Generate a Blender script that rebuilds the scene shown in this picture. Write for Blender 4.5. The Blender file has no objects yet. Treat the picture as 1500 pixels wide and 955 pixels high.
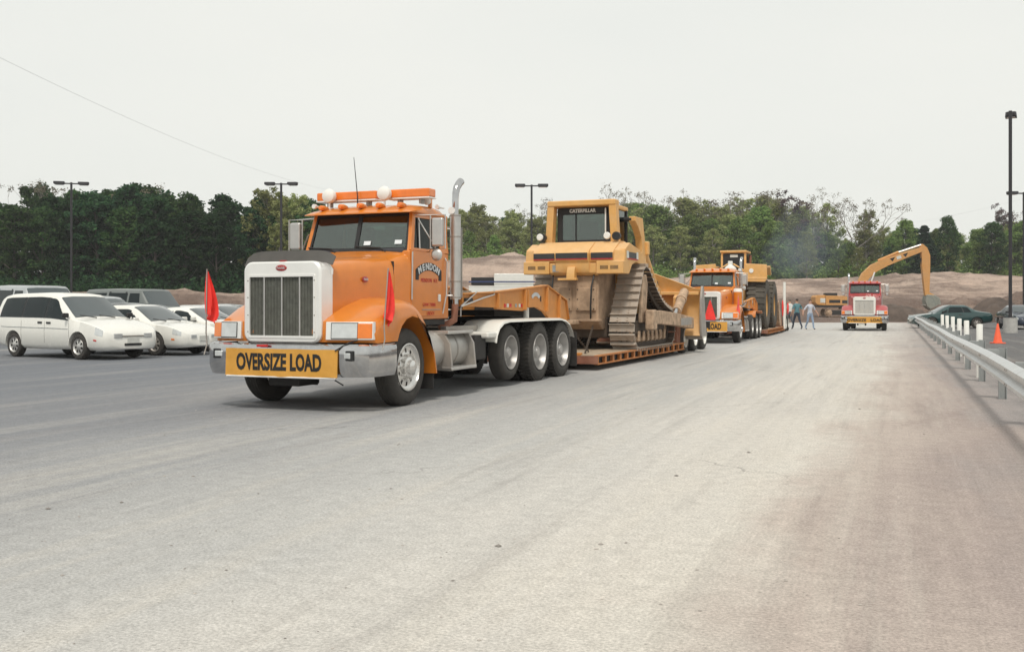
import bpy, bmesh, math, random
import numpy as np
from mathutils import Vector, Matrix
R = math.radians
sc = bpy.context.scene
COL = sc.collection

# ---------------------------------------------------------------- camera
CAM_H = 1.38
cam = bpy.data.cameras.new('camera')
cam_o = bpy.data.objects.new('camera', cam); COL.objects.link(cam_o)
cam_o.location = (0, 0, CAM_H); cam_o.rotation_euler = (R(90), 0, 0)
cam.lens = 36.0; cam.sensor_width = 36.0; cam.sensor_fit = 'HORIZONTAL'
cam.shift_y = -0.0203
cam.clip_start = 0.1; cam.clip_end = 3000
sc.camera = cam_o

# ---------------------------------------------------------------- sky and sun (thin bright overcast)
SUN_EL, SUN_AZ = R(56), R(186)          # azimuth clockwise from +Y
world = bpy.data.worlds.new('World'); sc.world = world; world.use_nodes = True
nt = world.node_tree; nt.nodes.clear()
out = nt.nodes.new('ShaderNodeOutputWorld')
sky = nt.nodes.new('ShaderNodeTexSky'); sky.sky_type = 'NISHITA'; sky.sun_disc = False
sky.sun_elevation = SUN_EL; sky.sun_rotation = SUN_AZ; sky.dust_density = 4.0; sky.air_density = 1.0
b1 = nt.nodes.new('ShaderNodeBackground'); b1.inputs['Strength'].default_value = 0.10
b2 = nt.nodes.new('ShaderNodeBackground'); b2.inputs['Strength'].default_value = 0.74
tc = nt.nodes.new('ShaderNodeTexCoord')
mp = nt.nodes.new('ShaderNodeMapping'); mp.inputs['Scale'].default_value = (1, 1, 3.0)
nz = nt.nodes.new('ShaderNodeTexNoise'); nz.inputs['Scale'].default_value = 1.6; nz.inputs['Detail'].default_value = 3
cr = nt.nodes.new('ShaderNodeValToRGB')
cr.color_ramp.elements[0].position = 0.3; cr.color_ramp.elements[0].color = (0.86, 0.88, 0.835, 1)
cr.color_ramp.elements[1].position = 0.7; cr.color_ramp.elements[1].color = (0.935, 0.935, 0.875, 1)
nt.links.new(tc.outputs['Generated'], mp.inputs['Vector']); nt.links.new(mp.outputs[0], nz.inputs['Vector'])
nt.links.new(nz.outputs['Fac'], cr.inputs[0]); nt.links.new(cr.outputs[0], b2.inputs['Color'])
nt.links.new(sky.outputs[0], b1.inputs['Color'])
mx = nt.nodes.new('ShaderNodeMixShader'); mx.inputs[0].default_value = 0.94
nt.links.new(b1.outputs[0], mx.inputs[1]); nt.links.new(b2.outputs[0], mx.inputs[2]); nt.links.new(mx.outputs[0], out.inputs[0])
sun = bpy.data.lights.new('sun', 'SUN'); sun.energy = 1.5; sun.angle = R(10); sun.color = (1.0, 0.95, 0.86)
sun_o = bpy.data.objects.new('sun', sun); COL.objects.link(sun_o)
sd = Vector((math.sin(SUN_AZ) * math.cos(SUN_EL), math.cos(SUN_AZ) * math.cos(SUN_EL), math.sin(SUN_EL)))
sun_o.rotation_euler = sd.to_track_quat('Z', 'Y').to_euler()
vs = sc.view_settings
vs.view_transform = 'Standard'; vs.look = 'None'; vs.exposure = 0.42; vs.gamma = 1.0; vs.use_curve_mapping = False

# ---------------------------------------------------------------- helpers
class MB:
    """collects shapes; build() links them as ONE mesh object"""
    def __init__(s): s.v = []; s.f = []
    def add(s, vs, fs):
        o = len(s.v); s.v += [tuple(p) for p in vs]; s.f += [tuple(i + o for i in q) for q in fs]; return s
    def box(s, c, d, m=None):
        x, y, z = d[0] / 2, d[1] / 2, d[2] / 2
        vs = [Vector((a, b, e)) for e in (-z, z) for a, b in ((-x, -y), (x, -y), (x, y), (-x, y))]
        if m is not None: vs = [m @ p for p in vs]
        return s.hexa([p + Vector(c) for p in vs])
    def hexa(s, p):
        return s.add(p, [(3, 2, 1, 0), (4, 5, 6, 7), (0, 1, 5, 4), (1, 2, 6, 5), (2, 3, 7, 6), (3, 0, 4, 7)])
    def prism(s, poly, ax, a, b):
        n = len(poly)
        def pt(p, t):
            return (p[0], t, p[1]) if ax == 'y' else ((t, p[0], p[1]) if ax == 'x' else (p[0], p[1], t))
        vs = [pt(p, a) for p in poly] + [pt(p, b) for p in poly]
        return s.add(vs, [tuple(range(n)), tuple(range(2 * n - 1, n - 1, -1))] + [(i, (i + 1) % n, n + (i + 1) % n, n + i) for i in range(n)])
    def loft(s, rings, caps=True, closed=True):
        n = len(rings[0]); vs = [p for r in rings for p in r]; fs = []
        for k in range(len(rings) - 1):
            for i in range(n if closed else n - 1):
                j = (i + 1) % n
                fs.append((k * n + i, k * n + j, (k + 1) * n + j, (k + 1) * n + i))
        if caps and closed:
            fs.append(tuple(range(n - 1, -1, -1))); fs.append(tuple(range((len(rings) - 1) * n, len(rings) * n)))
        return s.add(vs, fs)
    def tube(s, pts, r, n=8, caps=True):
        pts = [Vector(p) for p in pts]; rs = r if isinstance(r, (list, tuple)) else [r] * len(pts)
        rings = []; ref = None
        for i, p in enumerate(pts):
            d = (pts[min(i + 1, len(pts) - 1)] - pts[max(i - 1, 0)]).normalized()
            if ref is None: ref = Vector((0, 0, 1)) if abs(d.z) < .9 else Vector((1, 0, 0))
            u = (ref - d * ref.dot(d))
            if u.length < 1e-4: u = d.orthogonal()
            u.normalize(); w = d.cross(u); ref = u
            rings.append([p + (u * math.cos(a) + w * math.sin(a)) * rs[i] for a in [2 * math.pi * k / n for k in range(n)]])
        return s.loft(rings, caps)
    def cyl(s, p0, p1, r0, r1=None, n=16): return s.tube([p0, p1], [r0, r0 if r1 is None else r1], n)
    def lathe(s, prof, o, ax, n=24, skip=None):
        o = Vector(o); ax = Vector(ax).normalized(); u = ax.orthogonal().normalized(); w = ax.cross(u); m = len(prof); vs = []; fs = []
        for k in range(n):
            a = 2 * math.pi * k / n
            for (r, h) in prof: vs.append(o + ax * h + (u * math.cos(a) + w * math.sin(a)) * r)
        for k in range(n):
            k2 = (k + 1) % n
            for i in range(m - 1):
                if skip and skip(k, i): continue
                fs.append((k * m + i, k * m + i + 1, k2 * m + i + 1, k2 * m + i))
        return s.add(vs, fs)
    def ell(s, c, r, nu=16, nv=9):
        vs = []; fs = []
        for j in range(nv + 1):
            t = math.pi * j / nv
            for i in range(nu):
                a = 2 * math.pi * i / nu
                vs.append((c[0] + r[0] * math.sin(t) * math.cos(a), c[1] + r[1] * math.sin(t) * math.sin(a), c[2] + r[2] * math.cos(t)))
        for j in range(nv):
            for i in range(nu):
                i2 = (i + 1) % nu
                fs.append((j * nu + i, (j + 1) * nu + i, (j + 1) * nu + i2, j * nu + i2))
        return s.add(vs, fs)
    def frame(s, outer, inner, d):
        n = len(outer); d = Vector(d)
        vs = [Vector(p) for p in outer] + [Vector(p) for p in inner]; vs += [p + d for p in vs]
        fs = []
        for i in range(n):
            j = (i + 1) % n
            fs += [(i, j, n + j, n + i), (2 * n + j, 2 * n + i, 3 * n + i, 3 * n + j), (j, i, 2 * n + i, 2 * n + j), (n + i, n + j, 3 * n + j, 3 * n + i)]
        return s.add(vs, fs)
    def mesh(s, name, mat, smooth=35):
        me = bpy.data.meshes.new(name); me.from_pydata(s.v, [], s.f)
        bm = bmesh.new(); bm.from_mesh(me); bmesh.ops.remove_doubles(bm, verts=bm.verts, dist=1e-5)
        bmesh.ops.recalc_face_normals(bm, faces=bm.faces); bm.to_mesh(me); bm.free()
        if mat: me.materials.append(mat)
        if smooth:
            me.polygons.foreach_set('use_smooth', [True] * len(me.polygons)); me.set_sharp_from_angle(angle=R(smooth))
        me.update(); return me
    def build(s, name, mat, parent=None, bevel=0, smooth=35):
        return link(name, s.mesh(name, mat, smooth), parent, bevel)

def link(name, me, parent=None, bevel=0):
    o = bpy.data.objects.new(name, me); COL.objects.link(o)
    if parent: o.parent = parent
    if bevel:
        m = o.modifiers.new('bevel', 'BEVEL'); m.width = bevel; m.segments = 2; m.limit_method = 'ANGLE'; m.angle_limit = R(40); m.harden_normals = True
    return o
def tag(o, label=None, cat=None, group=None, kind=None):
    if label: o['label'] = label
    if cat: o['category'] = cat
    if group: o['group'] = group
    if kind: o['kind'] = kind
    return o
def thing(name, label, cat, loc=(0, 0, 0), rz=0, group=None, scale=1):
    o = bpy.data.objects.new(name, None); COL.objects.link(o); o.location = loc; o.rotation_euler = (0, 0, rz); o.scale = (scale,) * 3
    o.empty_display_size = .2
    return tag(o, label, cat, group)
def bx(p, name, mat, c, d, bevel=.008, m=None): return MB().box(c, d, m).build(name, mat, p, bevel)
def cy(p, name, mat, a, b, r, r2=None, n=16): return MB().cyl(a, b, r, r2, n).build(name, mat, p)
def tb(p, name, mat, pts, r, n=8): return MB().tube(pts, r, n).build(name, mat, p)
def pm(p, name, mat, poly, ax, a, b, bevel=.008): return MB().prism(poly, ax, a, b).build(name, mat, p, bevel)
def copy_tree(o, parent=None):
    c = o.copy(); COL.objects.link(c); c.parent = parent
    for ch in list(o.children): copy_tree(ch, c)
    return c
def rrect(w, h, r, k=4, cx=0, cz=0):
    pts = []
    for (sx, sz, a0) in ((1, -1, -90), (1, 1, 0), (-1, 1, 90), (-1, -1, 180)):
        for i in range(k + 1):
            a = R(a0 + 90 * i / k)
            pts.append((cx + sx * (w / 2 - r) + r * math.cos(a), cz + sz * (h / 2 - r) + r * math.sin(a)))
    return pts
_txt = {}
def text_mb(s, size, sx=1.0, bold=0.0, ext=.0012):
    """flat letters in the x/y plane, centred"""
    cu = bpy.data.curves.new('t', 'FONT'); cu.body = s; cu.size = size; cu.align_x = 'CENTER'; cu.align_y = 'CENTER'
    cu.offset = bold; cu.extrude = ext; cu.resolution_u = 3
    o = bpy.data.objects.new('t', cu); COL.objects.link(o)
    dg = bpy.context.evaluated_depsgraph_get(); me = bpy.data.meshes.new_from_object(o.evaluated_get(dg))
    b = MB(); b.v = [(v.co.x * sx, v.co.y, v.co.z) for v in me.vertices]; b.f = [tuple(p.vertices) for p in me.polygons]
    bpy.data.objects.remove(o); bpy.data.curves.remove(cu); bpy.data.meshes.remove(me)
    return b
def place_text(p, name, mat, s, size, M, sx=1.0, bold=0.0, fn=None):
    b = text_mb(s, size, sx, bold)
    if fn: b.v = [fn(v) for v in b.v]
    b.v = [tuple(M @ Vector(v)) for v in b.v]
    return b.build(name, mat, p, smooth=0)
def face_m(origin, right, up):
    r = Vector(right).normalized(); u = Vector(up).normalized(); n = r.cross(u)
    return Matrix(((r.x, u.x, n.x, origin[0]), (r.y, u.y, n.y, origin[1]), (r.z, u.z, n.z, origin[2]), (0, 0, 0, 1)))

# ---------------------------------------------------------------- materials
def pbr(name, col, rough=.5, metal=0, var=.12, nscale=6, bump=0, bscale=40, dust=0, dcol=(.40, .31, .22), dscale=3, coat=0, spec=.5, island=0, updust=0):
    m = bpy.data.materials.new(name); m.use_nodes = True; nt = m.node_tree; N = nt.nodes; L = nt.links
    bs = N['Principled BSDF']; bs.inputs['Metallic'].default_value = metal; bs.inputs['Roughness'].default_value = rough
    bs.inputs['Coat Weight'].default_value = coat; bs.inputs['Coat Roughness'].default_value = .08; bs.inputs['Specular IOR Level'].default_value = spec
    tc = N.new('ShaderNodeTexCoord'); nz = N.new('ShaderNodeTexNoise'); nz.inputs['Scale'].default_value = nscale; nz.inputs['Detail'].default_value = 5; nz.inputs['Roughness'].default_value = .6
    L.new(tc.outputs['Object'], nz.inputs['Vector'])
    rp = N.new('ShaderNodeMapRange'); rp.inputs[1].default_value = .3; rp.inputs[2].default_value = .7; rp.inputs[3].default_value = 1 - var; rp.inputs[4].default_value = 1 + var
    L.new(nz.outputs['Fac'], rp.inputs[0])
    mu = N.new('ShaderNodeMix'); mu.data_type = 'RGBA'; mu.blend_type = 'MULTIPLY'; mu.inputs[0].default_value = 1; mu.inputs[6].default_value = (*col, 1)
    L.new(rp.outputs[0], mu.inputs[7]); c = mu.outputs[2]
    if island:
        ge = N.new('ShaderNodeNewGeometry'); r2 = N.new('ShaderNodeMapRange'); r2.inputs[3].default_value = 1 - island; r2.inputs[4].default_value = 1 + island
        L.new(ge.outputs['Random Per Island'], r2.inputs[0])
        m2 = N.new('ShaderNodeMix'); m2.data_type = 'RGBA'; m2.blend_type = 'MULTIPLY'; m2.inputs[0].default_value = 1
        L.new(c, m2.inputs[6]); L.new(r2.outputs[0], m2.inputs[7]); c = m2.outputs[2]
    if dust or updust:
        n2 = N.new('ShaderNodeTexNoise'); n2.inputs['Scale'].default_value = dscale; n2.inputs['Detail'].default_value = 7; n2.inputs['Roughness'].default_value = .65
        L.new(tc.outputs['Object'], n2.inputs['Vector'])
        r3 = N.new('ShaderNodeMapRange'); r3.inputs[1].default_value = .38; r3.inputs[2].default_value = .68; r3.inputs[3].default_value = dust * .35; r3.inputs[4].default_value = dust
        L.new(n2.outputs['Fac'], r3.inputs[0]); fac = r3.outputs[0]
        if updust:
            ge = N.new('ShaderNodeNewGeometry'); sx = N.new('ShaderNodeSeparateXYZ'); L.new(ge.outputs['Normal'], sx.inputs[0])
            ma = N.new('ShaderNodeMath'); ma.operation = 'MULTIPLY_ADD'; ma.use_clamp = True; ma.inputs[1].default_value = updust
            cl = N.new('ShaderNodeMath'); cl.operation = 'MAXIMUM'; cl.inputs[1].default_value = 0; L.new(sx.outputs[2], cl.inputs[0])
            L.new(cl.outputs[0], ma.inputs[0]); L.new(fac, ma.inputs[2]); fac = ma.outputs[0]
        m3 = N.new('ShaderNodeMix'); m3.data_type = 'RGBA'; L.new(fac, m3.inputs[0]); L.new(c, m3.inputs[6]); m3.inputs[7].default_value = (*dcol, 1); c = m3.outputs[2]
        rr = N.new('ShaderNodeMapRange'); rr.inputs[3].default_value = rough; rr.inputs[4].default_value = .85; L.new(fac, rr.inputs[0]); L.new(rr.outputs[0], bs.inputs['Roughness'])
    L.new(c, bs.inputs['Base Color'])
    if bump:
        n4 = N.new('ShaderNodeTexNoise'); n4.inputs['Scale'].default_value = bscale; n4.inputs['Detail'].default_value = 4; L.new(tc.outputs['Object'], n4.inputs['Vector'])
        bp = N.new('ShaderNodeBump'); bp.inputs['Strength'].default_value = bump; bp.inputs['Distance'].default_value = .02; L.new(n4.outputs['Fac'], bp.inputs['Height']); L.new(bp.outputs[0], bs.inputs['Normal'])
    return m
def glass(name, tint=(.5, .62, .58), refl=.3, col=(.9, .93, .9)):
    m = bpy.data.materials.new(name); m.use_nodes = True; nt = m.node_tree; N = nt.nodes; N.clear(); o = N.new('ShaderNodeOutputMaterial')
    t = N.new('ShaderNodeBsdfTransparent'); t.inputs[0].default_value = (*tint, 1)
    g = N.new('ShaderNodeBsdfGlossy'); g.inputs[0].default_value = (*col, 1); g.inputs['Roughness'].default_value = .04
    mi = N.new('ShaderNodeMixShader'); lw = N.new('ShaderNodeLayerWeight'); lw.inputs[0].default_value = .2
    ma = N.new('ShaderNodeMath'); ma.operation = 'ADD'; ma.use_clamp = True; ma.inputs[1].default_value = refl
    nt.links.new(lw.outputs['Fresnel'], ma.inputs[0]); nt.links.new(ma.outputs[0], mi.inputs[0])
    nt.links.new(t.outputs[0], mi.inputs[1]); nt.links.new(g.outputs[0], mi.inputs[2]); nt.links.new(mi.outputs[0], o.inputs[0]); return m
TAN = (.42, .32, .22)
M = dict(
    orange=pbr('orange_paint', (.63, .185, .008), .34, var=.06, coat=.5, dust=.05, dscale=1.3, updust=.02, dcol=(.6, .42, .26)),
    trailer=pbr('trailer_orange_paint', (.58, .215, .028), .5, var=.12, dust=.28, dscale=4, dcol=(.42, .27, .16), bump=.15),
    red=pbr('red_paint', (.42, .022, .030), .35, var=.06, coat=.4, dust=.12),
    white=pbr('white_paint', (.78, .77, .72), .35, var=.04, dust=.10, coat=.3),
    cwhite=pbr('car_white_paint', (.80, .79, .74), .25, var=.02, dust=.05, coat=.6),
    alu=pbr('polished_aluminium', (.60, .59, .57), .30, .9, var=.12, dust=.22, dcol=(.5, .45, .4)),
    chrome=pbr('chrome', (.52, .52, .525), .07, 1, var=.15, dust=.06, dcol=(.42, .37, .32), dscale=3),
    chromew=pbr('bright_chrome', (.86, .85, .82), .32, .4, var=.03),
    steel=pbr('grey_steel', (.36, .35, .34), .45, .6, var=.15, dust=.35),
    dark=pbr('dark_chassis', (.016, .015, .015), .7, dust=.15, dcol=(.08, .065, .05)),
    black=pbr('black_plastic', (.015, .015, .016), .5),
    mesh=pbr('grille_mesh', (.115, .120, .105), .6, .0, var=.3, dust=.25, dcol=(.14, .13, .10), nscale=14),
    rubber=pbr('tyre_rubber', (.026, .025, .024), .8, var=.2, dust=.22, dcol=(.15, .125, .10), bump=.2),
    amber=pbr('amber_lens', (.80, .20, .02), .2, coat=.5),
    redlens=pbr('red_lens', (.55, .02, .02), .2, coat=.5),
    lens=pbr('clear_lens', (.62, .64, .64), .12, .3, coat=.6),
    banner=pbr('banner_cloth', (.64, .31, .038), .75, var=.1, dust=.12, bump=.3, bscale=8),
    ink=pbr('black_lettering', (.012, .012, .012), .6),
    redink=pbr('red_lettering', (.45, .03, .03), .6),
    silver=pbr('silver_lettering', (.55, .57, .58), .5),
    flag=pbr('red_flag_cloth', (.85, .045, .035), .8, var=.15),
    badge=pbr('red_badge', (.35, .02, .02), .3, coat=.6),
    cat=pbr('machine_yellow', (.68, .345, .075), .45, var=.10, dust=.42, dscale=2.2, updust=.30, dcol=(.72, .51, .31)),
    catb=pbr('machine_orange_yellow', (.60, .28, .065), .55, var=.15, dust=.35, dscale=1.2, dcol=(.46, .32, .20)),
    trailerd=pbr('grimy_trailer_paint', (.55, .19, .035), .6, var=.25, dust=.6, dscale=5, dcol=(.20, .11, .06)),
    tank=pbr('dull_aluminium', (.50, .49, .47), .42, .7, var=.15, dust=.3, dcol=(.38, .33, .28)),
    dish=pbr('wheel_dish', (.50, .49, .48), .38, .75, var=.15, dust=.25, dcol=(.3, .26, .22)),
    mudd=pbr('stained_mud', (.40, .275, .18), .9, var=.45, nscale=2.5, bump=.6, bscale=10, dust=.5, dscale=4, dcol=(.16, .10, .065)),
    screen=pbr('windscreen_glass', (.035, .05, .055), .05, var=.1, spec=.9, coat=.5),
    rimsteel=pbr('polished_rim', (.74, .73, .71), .22, .85, var=.08, dust=.08),
    mud=pbr('dry_mud', (.42, .295, .20), .9, var=.4, nscale=5, bump=.6, bscale=12),
    shoe=pbr('worn_track_steel', (.52, .48, .43), .5, .3, var=.3, dust=.75, dscale=6, dcol=(.27, .185, .12)),
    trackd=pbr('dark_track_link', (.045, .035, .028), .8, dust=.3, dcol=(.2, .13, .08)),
    stripe=pbr('grey_stripe', (.035, .035, .036), .5),
    wood=pbr('worn_wood', (.36, .28, .20), .85, var=.3, nscale=8, bump=.4, bscale=20, island=.2),
    rust=pbr('rusty_red_steel', (.22, .06, .03), .7, var=.3, dust=.3),
    cabglass=glass('truck_glass', (.40, .52, .48), .13),
    darkglass=glass('dark_glass', (.05, .07, .07), .01),
    carglass=pbr('car_glass', (.010, .017, .019), .04, var=.1, spec=.2),
    seat=pbr('dark_upholstery', (.05, .05, .06), .8),
    conc=pbr('concrete', (.42, .41, .39), .9, var=.15, bump=.3),
    galv=pbr('galvanised_steel', (.62, .64, .65), .42, .55, var=.12, dust=.15, nscale=10),
    post=pbr('post_steel', (.32, .35, .36), .6, .4, var=.15, dust=.2),
    pole=pbr('dark_bronze_pole', (.02, .018, .022), .5),
    pvc=pbr('white_plastic_post', (.82, .82, .78), .5, var=.04, dust=.08),
    cone=pbr('orange_cone', (.90, .13, .05), .6, var=.06),
    plate=pbr('licence_plate', (.62, .62, .58), .5),
    sticker=pbr('paper_sticker', (.7, .75, .78), .6),
    blue=pbr('blue_stripe', (.04, .06, .16), .5),
)
# ---------------------------------------------------------------- ground
ROAD = R(20.4); RD = (math.sin(ROAD), math.cos(ROAD)); RN = (-math.cos(ROAD), math.sin(ROAD)); RP = (5.74, 11.7)
def rail(s, t=0.0):     # a point along the guard rail line, t metres to its left
    return (RP[0] + RD[0] * s + RN[0] * t, RP[1] + RD[1] * s + RN[1] * t)
def ground_mat():
    m = bpy.data.materials.new('dusty_asphalt'); m.use_nodes = True; nt = m.node_tree; N = nt.nodes; L = nt.links; bs = N['Principled BSDF']
    bs.inputs['Roughness'].default_value = .92; bs.inputs['Specular IOR Level'].default_value = .25
    ge = N.new('ShaderNodeNewGeometry'); mp = N.new('ShaderNodeMapping'); mp.vector_type = 'TEXTURE'
    mp.inputs['Location'].default_value = (RP[0], RP[1], 0); mp.inputs['Rotation'].default_value = (0, 0, -ROAD)
    L.new(ge.outputs['Position'], mp.inputs['Vector'])          # x across (right +), y along the road
    sx = N.new('ShaderNodeSeparateXYZ'); L.new(mp.outputs[0], sx.inputs[0])
    def noise(scale, vec, det=5, rough=.6, dist=0):
        n = N.new('ShaderNodeTexNoise'); n.inputs['Scale'].default_value = scale; n.inputs['Detail'].default_value = det; n.inputs['Roughness'].default_value = rough; n.inputs['Distortion'].default_value = dist
        L.new(vec, n.inputs['Vector']); return n.outputs['Fac']
    def math_(op, a, b, clamp=False):
        n = N.new('ShaderNodeMath'); n.operation = op; n.use_clamp = clamp
        for i, q in enumerate((a, b)):
            if isinstance(q, (int, float)): n.inputs[i].default_value = q
            else: L.new(q, n.inputs[i])
        return n.outputs[0]
    def rng(v, a, b, c, d):
        n = N.new('ShaderNodeMapRange'); n.inputs[1].default_value = a; n.inputs[2].default_value = b; n.inputs[3].default_value = c; n.inputs[4].default_value = d; L.new(v, n.inputs[0]); return n.outputs[0]
    def mixc(f, a, b, mode='MIX'):
        n = N.new('ShaderNodeMix'); n.data_type = 'RGBA'; n.blend_type = mode
        if isinstance(f, (int, float)): n.inputs[0].default_value = f
        else: L.new(f, n.inputs[0])
        for i, q in ((6, a), (7, b)):
            if isinstance(q, tuple): n.inputs[i].default_value = (*q, 1)
            else: L.new(q, n.inputs[i])
        return n.outputs[2]
    st = N.new('ShaderNodeMapping'); st.inputs['Scale'].default_value = (1, .06, 1); L.new(mp.outputs[0], st.inputs['Vector'])
    st2 = N.new('ShaderNodeMapping'); st2.inputs['Scale'].default_value = (1, .25, 1); L.new(mp.outputs[0], st2.inputs['Vector'])
    P = mp.outputs[0]
    s = math_('MULTIPLY', sx.outputs[0], -1)                     # metres to the left of the rail
    wob = math_('MULTIPLY', math_('SUBTRACT', noise(.35, P, 4), .5), 2.6)
    wob2 = math_('MULTIPLY', math_('SUBTRACT', noise(.5, st.outputs[0], 4), .5), 3.0)
    t = rng(math_('ADD', math_('ADD', s, wob), wob2), -6, 34, 0, 1)
    cr = N.new('ShaderNodeValToRGB'); L.new(t, cr.inputs[0]); el = cr.color_ramp.elements
    stops = [(-6, (.11, .11, .115)), (-1.4, (.14, .137, .137)), (-.3, (.31, .28, .27)), (.5, (.36, .30, .275)), (1.3, (.44, .375, .335)), (2.1, (.56, .525, .475)), (3.2, (.53, .505, .47)), (5, (.425, .418, .405)), (7.5, (.305, .306, .31)), (10, (.215, .22, .234)), (16, (.165, .175, .195)), (30, (.14, .148, .165))]  # left asphalt is darker, lowered further to paint in shade under the truck
    while len(el) < len(stops): el.new(.5)
    for e, (p, c) in zip(el, stops): e.position = (p + 6) / 40; e.color = (*c, 1)
    c = cr.outputs[0]
    far = rng(sx.outputs[1], 5, 45, 0, .75)                      # dust thickens towards the dig
    inl = math_('MULTIPLY', rng(s, -.4, 1.0, 0, 1), rng(s, 10, 17, 1, 0))
    c = mixc(math_('MULTIPLY', far, inl, True), c, (.50, .49, .47))
    lines = rng(noise(1.5, st.outputs[0], 6, .7), .50, .68, 0, .5)
    c = mixc(math_('MULTIPLY', math_('MULTIPLY', lines, rng(s, 0, 2, .4, 1)), rng(s, 5, 11, 1, .22)), c, (.56, .52, .46))
    dk = rng(noise(2.6, st.outputs[0], 6, .7), .54, .72, 0, .28)
    c = mixc(dk, c, (.17, .155, .15))
    blot = rng(noise(.9, st2.outputs[0], 6, .65, .5), .55, .75, 0, .55)
    c = mixc(math_('MULTIPLY', blot, rng(s, .2, 2.8, 1, .12)), c, (.15, .105, .095))
    blot2 = rng(noise(.22, st2.outputs[0], 6, .6, .6), .54, .72, 0, .3)
    c = mixc(blot2, c, (.52, .485, .44))
    dg_ = N.new('ShaderNodeMapping'); dg_.inputs['Rotation'].default_value = (0, 0, R(-52)); dg_.inputs['Scale'].default_value = (1, .07, 1); L.new(mp.outputs[0], dg_.inputs['Vector'])
    cross = rng(noise(.8, dg_.outputs[0], 6, .7), .55, .70, 0, .30)     # tracks of vehicles that crossed the lot
    c = mixc(math_('MULTIPLY', cross, rng(s, 1, 3, 0, 1)), c, (.52, .49, .44))
    st3 = N.new('ShaderNodeMapping'); st3.inputs['Scale'].default_value = (1, .018, 1); st3.inputs['Rotation'].default_value = (0, 0, R(1.5)); L.new(mp.outputs[0], st3.inputs['Vector'])
    tyre_lines = rng(noise(5.5, st3.outputs[0], 5, .75), .32, .68, .86, 1.09)          # tyre marks along the road
    c = mixc(math_('MULTIPLY', rng(s, -.5, 12, 1, .4), rng(noise(.3, st2.outputs[0], 4), .38, .62, .15, 1)), c, mixc(1.0, c, tyre_lines, 'MULTIPLY'))
    wp_ = N.new('ShaderNodeVectorMath'); wp_.operation = 'MULTIPLY_ADD'; wn_ = N.new('ShaderNodeTexNoise'); wn_.inputs['Scale'].default_value = .9; wn_.inputs['Detail'].default_value = 6; L.new(P, wn_.inputs['Vector'])
    wp_.inputs[1].default_value = (1.6, 1.6, 0); L.new(wn_.outputs['Color'], wp_.inputs[0]); L.new(P, wp_.inputs[2])
    ck = N.new('ShaderNodeTexVoronoi'); ck.feature = 'DISTANCE_TO_EDGE'; ck.inputs['Scale'].default_value = .16; L.new(wp_.outputs[0], ck.inputs['Vector'])
    crack = math_('MULTIPLY', rng(ck.outputs['Distance'], .0005, .0022, .55, 0), rng(noise(.25, P, 3), .45, .6, 0, 1))
    c = mixc(crack, c, (.10, .09, .085))
    stain = rng(noise(1.7, P, 7, .75, .8), .60, .72, 0, .18)
    c = mixc(stain, c, (.16, .14, .13))
    sp = rng(noise(55, P, 3, .7), .35, .65, .78, 1.22)
    c = mixc(1.0, c, sp, 'MULTIPLY')
    sp3 = rng(noise(170, P, 2, .7), .3, .7, .86, 1.14)
    c = mixc(1.0, c, sp3, 'MULTIPLY')
    sp2 = rng(noise(9, P, 5, .7), .3, .7, .88, 1.12)
    c = mixc(1.0, c, sp2, 'MULTIPLY')
    vo = N.new('ShaderNodeTexVoronoi'); vo.inputs['Scale'].default_value = 14; L.new(P, vo.inputs['Vector'])
    peb = rng(vo.outputs['Distance'], .05, .12, .5, 1.0)
    c = mixc(.55, c, mixc(1.0, c, peb, 'MULTIPLY'))
    L.new(c, bs.inputs['Base Color'])
    h = math_('ADD', math_('MULTIPLY', noise(45, P, 4, .7), 1.0), math_('MULTIPLY', noise(1.2, st.outputs[0], 4), 1.5))
    bp = N.new('ShaderNodeBump'); bp.inputs['Strength'].default_value = .5; bp.inputs['Distance'].default_value = .012; L.new(h, bp.inputs['Height']); L.new(bp.outputs[0], bs.inputs['Normal'])
    return m
M['ground'] = ground_mat()
tag(MB().add([(-900, -90, 0), (900, -90, 0), (900, 1200, 0), (-900, 1200, 0)], [(0, 1, 2, 3)]).build('ground', M['ground'], smooth=0), kind='structure')

# loose stones near the camera
rs = np.random.RandomState(5)
b = MB()
for i in range(600):
    y = 3.4 + 17 * rs.rand() ** 1.7; x = (rs.rand() - .5) * 1.1 * y
    r = .003 + .007 * rs.rand() ** 3 + (.009 if rs.rand() < .02 else 0)
    vs = [(x + r * a * (1 + .5 * rs.rand()), y + r * q * (1 + .5 * rs.rand()), r * .7 * e) for a, q, e in ((1, 0, .3), (0, 1, .3), (-1, 0, .3), (0, -1, .3), (0, 0, 1.1), (0, 0, -.3))]
    b.add(vs, [(0, 1, 4), (1, 2, 4), (2, 3, 4), (3, 0, 4), (1, 0, 5), (2, 1, 5), (3, 2, 5), (0, 3, 5)])
M['stone'] = pbr('loose_stone', (.36, .33, .30), .9, island=.45)
tag(b.build('gravel', M['stone'], smooth=0), 'loose stones scattered over the dusty asphalt', 'gravel', kind='stuff')

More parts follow.
